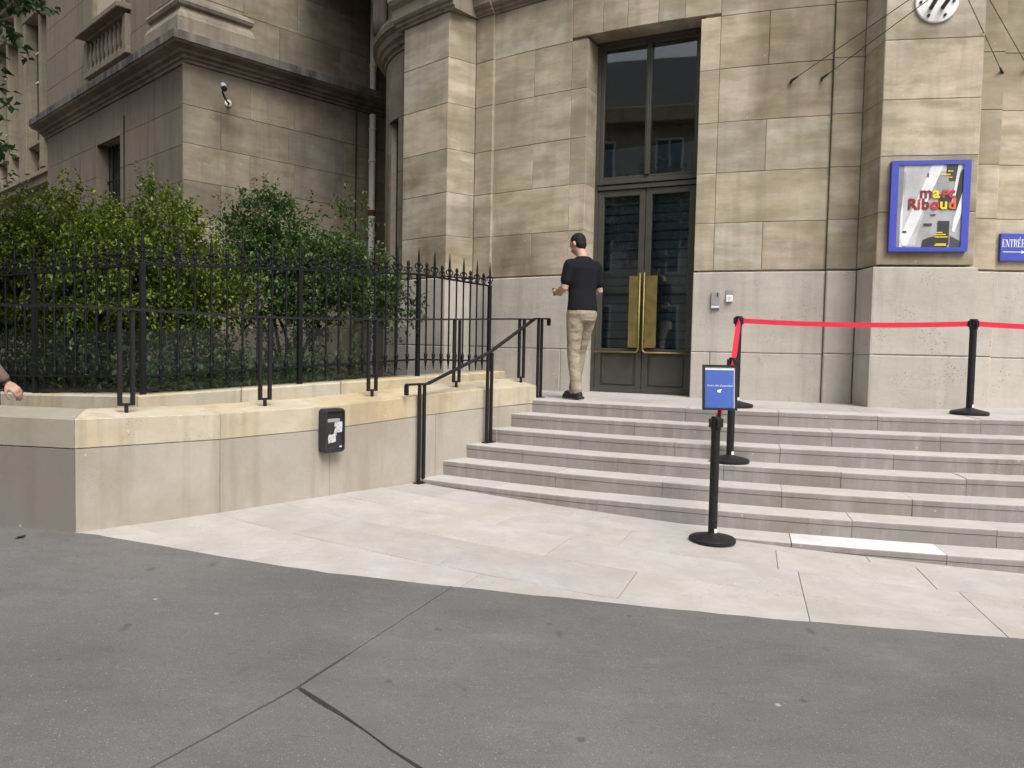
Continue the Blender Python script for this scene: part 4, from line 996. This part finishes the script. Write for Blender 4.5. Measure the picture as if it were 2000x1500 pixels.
# ================================================================== pipes, security camera on the pavilion
pipe = empty('downpipe', F_R(3.65, .1, .9), label='white painted rain downpipe with rust patches in the corner beside the rotunda', cat='pipe')
b = MB().tube([F_R(3.56, .12, .85), F_R(3.56, .12, 5.86)], .062, 14).build('lower_pipe', M['pipe'], pipe, smooth=True, sharp=40)
MB().tube([F_R(3.56, .12, 6.1), F_R(3.56, .12, 11.5)], .062, 14).build('upper_pipe', M['pipe'], pipe, smooth=True, sharp=40)
for z in (2.2, 3.86, 4.95, 5.55, 6.75, 8.5): MB().lathe([(.062, 0), (.076, .01), (.076, .05), (.062, .06)], F_R(3.56, .12, z), 14).build('joint_collar', M['pipe'], pipe, smooth=True, sharp=40)
MB().lathe([(.0625, 0), (.070, .02), (.068, .09), (.0625, .12)], F_R(3.56, .12, 3.92), 14).build('rusty_sleeve', M['rust'], pipe, smooth=True)
cond = tag(MB().tube([F_R(3.25, .03, .9), F_R(3.25, .03, 5.85)], .014, 6).tube([F_R(3.55, .03, 6.4), F_R(3.55, .03, 11.5)], .014, 6).build('conduit', M['lead']), 'thin dark vertical conduit left of the white downpipe', 'pipe')
cam_e = empty('security_camera', F_R(.6, 0, 5.4), label='security camera on a curved arm high on the pavilion wall under the cornice', cat='camera')
MB().lathe([(.06, 0), (.06, .02), (.04, .03), (0, .032)], F_R(.70, 0, 5.42), 16, Matrix((dR, Vector((0, 0, 1)), nR)).transposed()).build('wall_plate', M['pipe'], cam_e, smooth=True, sharp=30)
MB().tube([F_R(.70, .02, 5.42), F_R(.66, .12, 5.39), F_R(.58, .22, 5.38), F_R(.50, .28, 5.43), F_R(.46, .30, 5.50)], .016, 8).build('arm', M['black'], cam_e, smooth=True)
cd = (F_R(.40, .55, 5.42) - F_R(.48, .28, 5.60)).normalized(); cp = F_R(.45, .36, 5.55)
ax = cd.to_track_quat('Z', 'Y').to_matrix()
bd = MB().lathe([(.022, -.12), (.042, -.11), (.046, .09), (.042, .10), (.0, .102)], cp, 16, ax).build('camera_body', M['black'], cam_e, smooth=True, sharp=30)
MB().lathe([(.040, -.08), (.046, -.05), (.046, .06), (.040, .075)], cp + Vector((0, 0, .014)), 16, ax).build('sun_shield', M['grey'], bd, smooth=True, sharp=30)
MB().lathe([(.036, .0), (.036, .02), (.0, .021)], cp + cd * .098, 16, ax).build('lens_glass', M['wglass'], bd, smooth=True, sharp=30)
wp = tag(MB().tube([F_W(16.5, .35, 5.9), F_W(16.5, .35, 11)], .06, 12).build('downpipe', M['pipe'], smooth=True, sharp=40), 'pale downpipe on the yellowish wing at the left picture edge', 'pipe')

# ================================================================== planting
def img(u, v, Y):
    """a point on the sight line through a picture position at forward distance Y"""
    d = fw + rt * ((u - 1000) / 1505.0) - up * ((v - 750) / 1505.0); k = Y / d.y
    return Vector((d.x * k, Y, CAMZ + d.z * k))
def leaf_mesh(name, C, D, size, mat, parent, rs, aspect=.55, flat_=.8):
    """C leaf roots (n,3), D leaf directions (n,3): folded four-point leaves in one mesh"""
    n = len(C); D = D / np.linalg.norm(D, axis=1, keepdims=True)
    U = rs.normal(size=(n, 3)) * (1 - flat_) + np.array([0, 0, 1.]) * flat_
    S = np.cross(D, U); S /= np.maximum(1e-6, np.linalg.norm(S, axis=1, keepdims=True)); N = np.cross(S, D)
    L = size * rs.uniform(.6, 1.25, (n, 1)); W = L * aspect * .5
    v0 = C; v1 = C + D * L * .45 + S * W + N * L * .10; v2 = C + D * L - N * L * rs.uniform(.0, .25, (n, 1)); v3 = C + D * L * .45 - S * W + N * L * .10
    V = np.stack([v0, v1, v2, v3], 1).reshape(-1, 3)
    me = bpy.data.meshes.new(name); me.vertices.add(4 * n); me.vertices.foreach_set('co', V.ravel().astype(np.float32))
    idx = np.arange(4 * n).reshape(n, 4); tri = np.concatenate([idx[:, [0, 1, 2]], idx[:, [0, 2, 3]]], 1).reshape(-1, 3)
    me.loops.add(tri.size); me.loops.foreach_set('vertex_index', tri.ravel().astype(np.int32))
    me.polygons.add(len(tri)); me.polygons.foreach_set('loop_start', np.arange(0, tri.size, 3).astype(np.int32))
    a = me.attributes.new('tint', 'FLOAT', 'POINT'); a.data.foreach_set('value', np.repeat(rs.uniform(0, 1, n), 4).astype(np.float32))
    me.update(calc_edges=True); me.validate(); me.materials.append(mat)
    o = bpy.data.objects.new(name, me); return link(o, parent)
def crown(name, lobes, ntw, nleaf, size, mat, parent, seed, tw=.22, shell=.45, aspect=.55, updir=.35):
    rs = np.random.RandomState(seed); Cs = []; Ds = []
    wts = np.array([l[1][0] * l[1][1] * l[1][2] for l in lobes]) ** .75; wts /= wts.sum()
    for i in range(ntw):
        c, r = lobes[rs.choice(len(lobes), p=wts)]; q = rs.normal(size=3); q /= np.linalg.norm(q)
        rr = shell + (1.06 - shell) * rs.uniform() ** .7
        p = np.array(c) + q * np.array(r) * rr
        out = q * .8 + np.array([0, 0, updir]) + rs.normal(size=3) * .35; out /= np.linalg.norm(out); Lt = tw * rs.uniform(.6, 1.5)
        t_ = np.linspace(0, 1, nleaf)[:, None]; base = p + out * t_ * Lt + rs.normal(size=(nleaf, 3)) * .018 - np.array([0, 0, .25]) * (t_ ** 2) * Lt * .6
        dd = out * .5 + rs.normal(size=(nleaf, 3)) * .75 + np.array([0, 0, -.12])
        Cs.append(base); Ds.append(dd)
    return leaf_mesh(name, np.concatenate(Cs), np.concatenate(Ds), size, mat, parent, rs, aspect)
def stems(parent, root, tips, r0, mat='bark', name='stem'):
    for tp in tips:
        a = Vector(root) + Vector((rnd.uniform(-.12, .12), rnd.uniform(-.1, .1), 0)); b_ = Vector(tp); m1 = a.lerp(b_, .35) + Vector((rnd.uniform(-.1, .1), rnd.uniform(-.1, .1), .08)); m2 = a.lerp(b_, .7) + Vector((rnd.uniform(-.12, .12), rnd.uniform(-.1, .1), .05))
        MB().tube([a, m1, m2, b_], [r0, r0 * .75, r0 * .5, r0 * .2], 7).build(name, M[mat], parent, smooth=True)

def lob(u, v, Y, rp, sq=(1, 1, 1)):
    r = rp * Y / 1505.0; return (tuple(img(u, v, Y)), (r * sq[0], r * sq[1], r * sq[2]))
shA = empty('leafy_shrub', img(200, 800, 8.6) * Vector((1, 1, 0)) + Vector((0, 0, .9)) if False else Vector((-4.5, 8.6, .9)), label='large bright yellow green shrub behind the fence at the left', cat='shrub', group='shrubs behind the iron fence')
lobA = [lob(40, 515, 8.7, 85), lob(140, 480, 8.8, 85), lob(230, 500, 8.6, 75), lob(325, 470, 8.5, 65), lob(310, 415, 8.6, 38), lob(105, 425, 8.9, 40), lob(-60, 520, 8.8, 100), lob(50, 570, 8.5, 80), lob(170, 570, 8.4, 80), lob(290, 560, 8.3, 80), lob(385, 530, 8.4, 55), lob(-70, 600, 8.6, 100), lob(390, 590, 8.5, 50), lob(-180, 540, 9, 120), lob(110, 610, 8.7, 70), lob(250, 615, 8.6, 65), lob(340, 610, 8.6, 55)]
crown('crown', lobA, 4200, 26, .050, M['leafA'], shA, 3, tw=.30, updir=.15)
stems(shA, (-4.55, 8.6, .9), [l[0] for l in lobA[:9]], .035)
shB = empty('leafy_shrub', Vector((-2.75, 9.6, .9)), label='darker green open shrub behind the fence between the bright shrub and the downpipe', cat='shrub', group='shrubs behind the iron fence')
lobB = [lob(510, 440, 9.8, 50), lob(565, 445, 9.9, 42), lob(480, 490, 9.7, 52), lob(560, 500, 9.7, 58), lob(640, 520, 9.6, 62), lob(690, 490, 9.8, 34), lob(700, 550, 9.4, 62), lob(600, 570, 9.5, 66), lob(500, 570, 9.4, 66), lob(440, 580, 9.3, 50), lob(745, 590, 9.2, 40), lob(695, 420, 9.9, 22), lob(775, 600, 9.1, 28), lob(520, 405, 9.9, 24)]
crown('crown', lobB, 1250, 24, .054, M['leafB'], shB, 8, tw=.27, shell=.3, updir=.15)
stems(shB, (-2.75, 9.6, .9), [l[0] for l in lobB[:9]], .026)
# low planting and weeds under the shrubs
rs = np.random.RandomState(21); Cs = []; Ds = []
for i in range(640):
    s = rs.uniform(.5, f1 - .1); d = -rs.uniform(.12, 2.4); p = FP.at(s, d); hgt = rs.uniform(.10, .50) * (1 + .7 * (rs.uniform() < .3))
    m = rs.randint(9, 18); t_ = np.linspace(.1, 1, m)[:, None]; lean = rs.normal(size=2) * .12
    base = np.array([p.x, p.y, .93]) + np.concatenate([lean[0] * t_, lean[1] * t_, hgt * t_], 1) + rs.normal(size=(m, 3)) * .035
    Cs.append(base); Ds.append(rs.normal(size=(m, 3)) * .8 + np.array([0, 0, .35]))
tag(leaf_mesh('ground_cover', np.concatenate(Cs), np.concatenate(Ds), .075, M['leafC'], None, rs, .6), kind='stuff')
# street tree whose branches hang into the upper left corner
tree = empty('street_tree', Vector((-6.6, 5.9, zg(-6.6, 5.9))), label='dark leafed street tree hanging into the upper left corner', cat='tree')
lobT = [lob(-100, -40, 7.0, 105), lob(-15, 10, 7.0, 42), lob(22, 35, 6.9, 22), lob(-50, 240, 7.0, 55), lob(-8, 255, 6.9, 22), lob(-25, 110, 7.0, 28), lob(-280, 60, 7.0, 200), lob(-420, -120, 6.6, 260), lob(-250, -330, 6.5, 240), lob(-520, 100, 6.0, 220), lob(-520, -420, 6.2, 300)]
crown('crown', lobT, 1700, 16, .085, M['leafT'], tree, 14, tw=.28, aspect=.75)
z0 = zg(-6.6, 5.9)
MB().tube([(-6.6, 5.9, z0 - .05), (-6.6, 5.9, z0 + .3), (-6.55, 5.95, 2.4), (-6.5, 6.1, 4.2), (-6.45, 6.2, 6.0)], [.21, .16, .14, .11, .05], 12).build('trunk', M['bark'], tree, smooth=True)
stems(tree, (-6.55, 6.0, 3.2), [l[0] for l in lobT[:9]], .05, name='branch')
tree2 = empty('street_tree', Vector((-6.8, .3, zg(-6.8, .3))), label='second street tree behind the viewer, outside the picture and mirrored in the door glass', cat='tree')
lobU = [((-6.9, .3, 4.9), (1.3, 1.3, .8)), ((-6.2, -.2, 5.4), (1.1, 1.1, .7)), ((-7.5, .6, 5.3), (1.1, 1.1, .7)), ((-6.8, .2, 5.9), (.9, .9, .6))]
crown('crown', lobU, 420, 14, .13, M['leafT'], tree2, 17, tw=.5, aspect=.75)
z0 = zg(-6.8, .3)
MB().tube([(-6.8, .3, z0 - .05), (-6.8, .3, z0 + .4), (-6.78, .3, 3.2), (-6.8, .3, 5.6)], [.22, .15, .12, .04], 12).build('trunk', M['bark'], tree2, smooth=True)
stems(tree2, (-6.7, .3, 3.4), [l[0] for l in lobU], .07, name='branch')
# building across the street, mirrored in the door glass
opp = empty('opposite_building', (-12, -16, 0), rad(-38), label='grey stone building across the street, outside the picture and mirrored in the door glass', cat='building')
MB().box((0, -5, 6.5), (44, 10, 13)).build('wall', M['para'], opp, local=True)
for z, hh, dd in ((4.3, .3, .3), (8.4, .25, .25), (12.6, .7, .8)): MB().box((0, dd / 2, z), (44, dd, hh), None, .03).build('cornice', M['cope'], opp, local=True)
MB().prism([(-22.4, 13), (22.4, 13), (20.5, 15.6), (-20.5, 15.6)], -9.6, -.5).build('roof', M['grey'], opp, local=True)
for fl, (zb, hh) in enumerate(((1.0, 2.6), (5.1, 2.6), (9.1, 2.5))):
    for k in range(13):
        x = -19.8 + k * 3.3
        wo = MB().box((x, .03, zb + hh / 2), (1.35, .08, hh), None, .01).build('window', M['white'], opp, local=True)
        MB().box((x, .075, zb + hh / 2), (1.15, .02, hh - .2)).build('pane', M['wglass'], wo, local=True)
        MB().box((x, .09, zb + hh / 2), (.06, .02, hh - .2)).build('glazing_bar', M['white'], wo, local=True)

# ================================================================== people
def remeshed(name, mb, voxel, mat, parent, smooth_it=4, factor=.5):
    me = bpy.data.meshes.new('tmp'); me.from_pydata([tuple(v) for v in mb.V], [], mb.F)
    bm = bmesh.new(); bm.from_mesh(me); bmesh.ops.recalc_face_normals(bm, faces=bm.faces); bm.to_mesh(me); bm.free()
    ob = bpy.data.objects.new('tmp', me); col.objects.link(ob)
    r = ob.modifiers.new('r', 'REMESH'); r.mode = 'VOXEL'; r.voxel_size = voxel
    if smooth_it:
        sm = ob.modifiers.new('s', 'SMOOTH'); sm.factor = factor; sm.iterations = smooth_it
    dg = bpy.context.evaluated_depsgraph_get(); me2 = bpy.data.meshes.new_from_object(ob.evaluated_get(dg)); bpy.data.objects.remove(ob)
    me2.name = name; me2.materials.clear(); me2.materials.append(mat); me2.polygons.foreach_set('use_smooth', [True] * len(me2.polygons)); me2.update()
    o = bpy.data.objects.new(name, me2); col.objects.link(o); o.parent = parent; return o
def cap_(mb, pts, rr, seg=12):
    """rounded tapered limb through points"""
    pts = [Vector(p) for p in pts]; rr = list(rr)
    a = pts[0] - (pts[1] - pts[0]).normalized() * rr[0]; b_ = pts[-1] + (pts[-1] - pts[-2]).normalized() * rr[-1]
    P_ = [a, pts[0].lerp(a, .7)] + pts + [pts[-1].lerp(b_, .7), b_]; R_ = [rr[0] * .15, rr[0] * .7] + rr + [rr[-1] * .7, rr[-1] * .15]
    mb.tube(P_, R_, seg)
def rings(mb, rows, seg=20):
    """rows: (x, y, z, rx, ry)"""
    V = []; F = []; n = len(rows)
    for x, y, z, rx, ry in rows:
        for k in range(seg):
            a = 2 * math.pi * k / seg; V.append((x + rx * math.cos(a), y + ry * math.sin(a), z))
    for i in range(n - 1):
        for k in range(seg): F.append((i * seg + k, i * seg + (k + 1) % seg, (i + 1) * seg + (k + 1) % seg, (i + 1) * seg + k))
    F.append(tuple(range(seg - 1, -1, -1))); F.append(tuple((n - 1) * seg + k for k in range(seg))); mb.push(V, F)
def ball(mb, c, r, seg=14, Mx=None):
    V = []; F = []; n = 9
    for i in range(1, n):
        ph = math.pi * i / n
        for k in range(seg):
            a = 2 * math.pi * k / seg; v = Vector((r[0] * math.sin(ph) * math.cos(a), r[1] * math.sin(ph) * math.sin(a), r[2] * math.cos(ph)))
            V.append((Mx @ v if Mx is not None else v) + Vector(c))
    for i in range(n - 2):
        for k in range(seg): F.append((i * seg + k, i * seg + (k + 1) % seg, (i + 1) * seg + (k + 1) % seg, (i + 1) * seg + k))
    F.append(tuple(range(seg))); F.append(tuple((n - 2) * seg + k for k in range(seg - 1, -1, -1))); mb.push(V, F)
def hand(mb, wrist, fdir, palm_n, curl, side, L=.175):
    """palm, four unequal bent fingers, thumb leaving the side of the palm"""
    f_ = Vector(fdir).normalized(); n_ = Vector(palm_n); n_ = (n_ - f_ * n_.dot(f_)).normalized(); s_ = f_.cross(n_) * side
    w0 = Vector(wrist)
    Mx = Matrix((s_, f_, n_)).transposed()
    ball(mb, w0 + f_ * .045, (.040, .056, .016), 12, Mx); ball(mb, w0 + f_ * .075, (.040, .03, .014), 12, Mx)
    cap_(mb, [w0 - f_ * .03, w0 + f_ * .03], [.024, .026], 10)
    for k, (o_, ln) in enumerate(((-.029, .066), (-.010, .078), (.010, .074), (.028, .058))):
        p = w0 + f_ * (.088 - abs(k - 1.3) * .004) + s_ * o_; d = f_.copy(); pts = [p]
        for j, fr_ in enumerate((.45, .30, .25)):
            d = (d * math.cos(curl[j]) + n_ * math.sin(curl[j])).normalized(); n2 = n_
            p = p + d * ln * fr_ * 1.15; pts.append(p)
        cap_(mb, pts, [.0095, .009, .0083, .0072], 8)
    t0 = w0 + f_ * .025 - s_ * .030; d = (f_ * .6 - s_ * .65 + n_ * .35).normalized(); t1 = t0 + d * .038; t2 = t1 + (d * .5 + f_ * .6 + n_ * .35).normalized() * .032
    t3 = t2 + (f_ * .8 + n_ * .5).normalized() * .024; cap_(mb, [t0, t1, t2, t3], [.014, .012, .010, .008], 8)
def head(mb, c, Rm):
    """skull, jaw, nose, brow, ears, lips; face towards local +y"""
    c = Vector(c); q = lambda v: c + Rm @ Vector(v)
    ball(mb, q((0, -.008, .025)), (.074, .094, .092), 20, Rm); ball(mb, q((0, .022, -.045)), (.058, .066, .068), 18, Rm)
    ball(mb, q((0, .060, -.085)), (.026, .024, .020), 12, Rm)
    cap_(mb, [q((0, .088, .012)), q((0, .104, -.028))], [.009, .015], 8)
    cap_(mb, [q((-.034, .080, .022)), q((.034, .080, .022))], [.012, .012], 8)
    cap_(mb, [q((-.018, .088, -.058)), q((.018, .088, -.058))], [.008, .008], 8)
    for sx in (-1, 1):
        ball(mb, q((sx * .079, -.006, -.008)), (.011, .019, .031), 10, Rm); ball(mb, q((sx * .045, .055, -.03)), (.02, .02, .018), 10, Rm)

def make_person(root, P, mats, voxel=.009):
    """P: joints in the root's frame"""
    body = MB()
    rings(body, P['torso_in']); cap_(body, [P['neck0'], P['neck1']], [.060, .052], 14); head(body, P['head'], P['headM'])
    for sd in ('l', 'r'):
        sh, el, wr = P['sh_' + sd], P['el_' + sd], P['wr_' + sd]
        e1 = Vector(el).lerp(Vector(wr), .35)
        cap_(body, [sh, Vector(sh).lerp(Vector(el), .5), el, e1, wr], [.040, .042, .041, .043, .027], 12)
        hand(body, wr, P['hd_' + sd], P['hn_' + sd], P.get('curl_' + sd, (.5, .6, .4)), -1 if sd == 'l' else 1)
        hp, kn, an = P['hip_' + sd], P['kn_' + sd], P['an_' + sd]
        cap_(body, [hp, Vector(hp).lerp(Vector(kn), .5), kn, Vector(kn).lerp(Vector(an), .35), an], [.080, .068, .050, .050, .035], 12)
        cap_(body, [an, Vector(an) + Vector(P['ft_' + sd]) * .13 - Vector((0, 0, .05))], [.036, .034], 10)
    bo = remeshed('body', body, voxel * .8, mats['skin'], root, 3)
    top = MB(); rings(top, P['torso_out'])
    for sd in ('l', 'r'):
        sh, el, wr = Vector(P['sh_' + sd]), Vector(P['el_' + sd]), Vector(P['wr_' + sd])
        if P['sleeve'] == 'short': cap_(top, [sh + Vector((0, 0, -.01)), sh.lerp(el, .35), sh.lerp(el, .70)], [.066, .063, .062], 14)
        else: cap_(top, [sh, sh.lerp(el, .5), el, el.lerp(wr, .5), el.lerp(wr, .90)], [.072, .068, .060, .054, .046], 14)
        cap_(top, [P['collar'], sh + Vector((0, 0, -.004))], [.056, .062], 12)
    remeshed('shirt' if P['sleeve'] == 'short' else 'jacket', top, voxel, mats['top'], root, 5)
    tr = MB(); rings(tr, P['seat'])
    for sd in ('l', 'r'):
        hp, kn, an = Vector(P['hip_' + sd]), Vector(P['kn_' + sd]), Vector(P['an_' + sd])
        cap_(tr, [hp, hp.lerp(kn, .35), hp.lerp(kn, .75), kn, kn.lerp(an, .3), kn.lerp(an, .7), kn.lerp(an, .97)], [.100, .092, .076, .071, .069, .063, .062], 14)
    remeshed('trousers', tr, voxel, mats['legs'], root, 4)
    for sd in ('l', 'r'):
        an = Vector(P['an_' + sd]); f_ = Vector(P['ft_' + sd]).normalized(); z = an.z - .075 - P.get('lift_' + sd, 0); sh_ = MB(); a = rad(0)
        sdv = Vector((f_.y, -f_.x, 0)); Mx = Matrix((sdv, f_, Vector((0, 0, 1)))).transposed(); b0 = Vector((an.x, an.y, 0)) + Vector((0, 0, z))
        ball(sh_, b0 + f_ * -.012 + Vector((0, 0, .042)), (.046, .062, .050), 14, Mx); ball(sh_, b0 + f_ * .10 + Vector((0, 0, .034)), (.050, .095, .038), 14, Mx)
        cap_(sh_, [b0 + Vector((0, 0, .05)), b0 + Vector((0, 0, .10))], [.050, .046], 12)
        sh_.box(b0 + f_ * .055 + Vector((0, 0, .013)), (.088, .27, .026), Mx, .008)
        remeshed('shoe', sh_, .006, mats['shoe'], root, 3)
    return bo

fz = lambda a: Matrix.Rotation(a, 3, 'Z')
man = empty('person', (.735, 8.30, ZL), rad(33), label='person in black T-shirt and beige trousers standing at the door looking down', cat='person')
hm = fz(rad(14)) @ Matrix.Rotation(rad(-28), 3, 'X')
PM = dict(
    torso_in=[(0, 0, .92, .14, .09), (0, 0, 1.05, .15, .095), (0, .0, 1.2, .15, .09), (0, .0, 1.38, .165, .09), (0, 0, 1.48, .12, .07), (0, .005, 1.53, .06, .055)],
    torso_out=[(0, -.008, .952, .172, .122), (0, -.006, .958, .182, .130), (0, -.004, 1.06, .172, .120), (0, .004, 1.18, .168, .112), (0, .004, 1.30, .186, .118), (0, -.004, 1.40, .200, .120), (0, -.006, 1.47, .165, .100), (0, .0, 1.515, .095, .080), (0, .006, 1.532, .066, .064)],
    seat=[(0, -.015, .84, .150, .110), (0, -.018, .92, .168, .122), (0, -.008, 1.0, .158, .108), (0, 0, 1.03, .150, .10)],
    neck0=(0, .0, 1.50), neck1=(-.008, .045, 1.60), head=(-.015, .075, 1.668), headM=hm, collar=(0, -.005, 1.46),
    sh_l=(-.180, 0, 1.440), sh_r=(.180, 0, 1.440), el_l=(-.225, .02, 1.185), wr_l=(-.17, .235, 1.145), el_r=(.235, .0, 1.175), wr_r=(.13, .215, 1.155),
    hd_l=(.45, .9, .10), hn_l=(.55, -.2, .8), hd_r=(-.5, .8, .1), hn_r=(-.5, -.2, .8), curl_l=(.5, .7, .5), curl_r=(.5, .7, .5), sleeve='short',
    hip_l=(-.085, 0, .93), hip_r=(.088, 0, .93), kn_l=(-.075, .035, .50), kn_r=(.085, .13, .53), an_l=(-.065, -.03, .085), an_r=(.075, .20, .085),
    ft_l=(-.15, 1, 0), ft_r=(.1, 1, 0))
make_person(man, PM, dict(skin=M['skin'], top=M['shirt'], legs=M['chino'], shoe=M['shoe']))
hr = MB(); c = Vector(PM['head']); q = lambda v: c + hm @ Vector(v)
ball(hr, q((0, -.016, .030)), (.0765, .092, .0895), 24, hm); ball(hr, q((0, -.034, -.026)), (.067, .056, .050), 18, hm); ball(hr, q((0, -.028, -.002)), (.0755, .066, .055), 18, hm); ball(hr, q((0, -.030, -.055)), (.048, .040, .034), 16, hm)
remeshed('hair', hr, .006, M['hair'], man, 2)
for sx in (-1, 1): MB().lathe([(.0, -.003), (.006, 0), (.0, .003)], q((sx * .032, .088, .0)), 10, hm @ Matrix.Rotation(rad(90), 3, 'X')).build('eye', M['hair'], man, local=True)
ph = MB(); wl = Vector(PM['wr_l']); ph.box(wl + Vector((.055, .085, .02)), (.072, .150, .009), fz(rad(-27)) @ Matrix.Rotation(rad(35), 3, 'X'), .003)
tag(ph.build('mobile_phone', M['black'], None), 'dark mobile phone held in the hand of the person at the door', 'phone').matrix_world = Matrix.Translation((.735, 8.30, ZL)) @ Matrix.Rotation(rad(33), 4, 'Z')

wk = empty('person', (-4.02, 5.78, .27), rad(-84), label='person in a brown jacket behind the parapet, one hand showing at the left edge', cat='person')
PW = dict(PM); PW.update(sleeve='long', headM=Matrix.Identity(3), head=(0, .045, 1.665), neck1=(0, .03, 1.59),
    torso_out=[(0, -.012, .82, .196, .150), (0, -.012, .83, .204, .156), (0, -.008, 1.0, .194, .142), (0, .004, 1.18, .178, .120), (0, .004, 1.30, .194, .125), (0, -.004, 1.40, .206, .126), (0, -.006, 1.47, .17, .105), (0, .0, 1.515, .10, .085), (0, .006, 1.54, .07, .07)],
    el_l=(-.24, -.10, 1.17), wr_l=(-.225, -.06, .92), el_r=(.245, .13, 1.10), wr_r=(.205, .315, .855), hd_l=(0, .1, -1), hn_l=(1, 0, 0), hd_r=(-.05, .75, -.62), hn_r=(-.6, -.55, -.5), curl_r=(.55, .8, .6),
    kn_l=(-.085, .05, .50), an_l=(-.085, .0, .09), kn_r=(.085, -.02, .49), an_r=(.085, -.16, .09), ft_l=(0, 1, 0), ft_r=(0, 1, 0))
make_person(wk, PW, dict(skin=M['skin'], top=M['jacket'], legs=M['jeans'], shoe=M['shoe']))
hr = MB(); c = Vector(PW['head']); ball(hr, c + Vector((0, -.016, .034)), (.081, .096, .092), 20); ball(hr, c + Vector((0, -.048, -.02)), (.072, .064, .075), 16)
remeshed('hair', hr, .007, M['hair'], wk, 2)

MB().tube([Vector(PW['el_r']).lerp(Vector(PW['wr_r']), .90), Vector(PW['el_r']).lerp(Vector(PW['wr_r']), .98)], .040, 12).build('wristband', M['black'], wk, local=True, smooth=True, sharp=40)

# ================================================================== small litter on the ground
lit = []
for k, (x, y, m) in enumerate([(.72, 2.33, 'rust'), (-2.95, 4.6, 'leafA')]):
    b = MB(); z = zg(x, y) + .012; a = rnd.uniform(0, 6.28); c_, s_ = math.cos(a), math.sin(a)
    P_ = [(0, -.03, .002), (.016, -.005, .010), (.010, .018, .006), (0, .034, .012), (-.012, .014, .004), (-.015, -.008, .009)]
    V = [(x + px * c_ - py * s_, y + px * s_ + py * c_, z + pz - .003) for px, py, pz in P_]; V += [(vx, vy, vz - .002) for vx, vy, vz in V]
    b.push(V, [(0, 1, 2, 3, 4, 5), (11, 10, 9, 8, 7, 6)] + [(i, (i + 1) % 6, 6 + (i + 1) % 6, 6 + i) for i in range(6)])
    where = ['near the bottom picture edge', 'at the left beside the parapet corner', 'in the middle of the asphalt'][k]
    tag(b.build('fallen_leaf', M[m]), 'small curled fallen leaf ' + where, 'leaf', 'fallen leaves on the pavement')
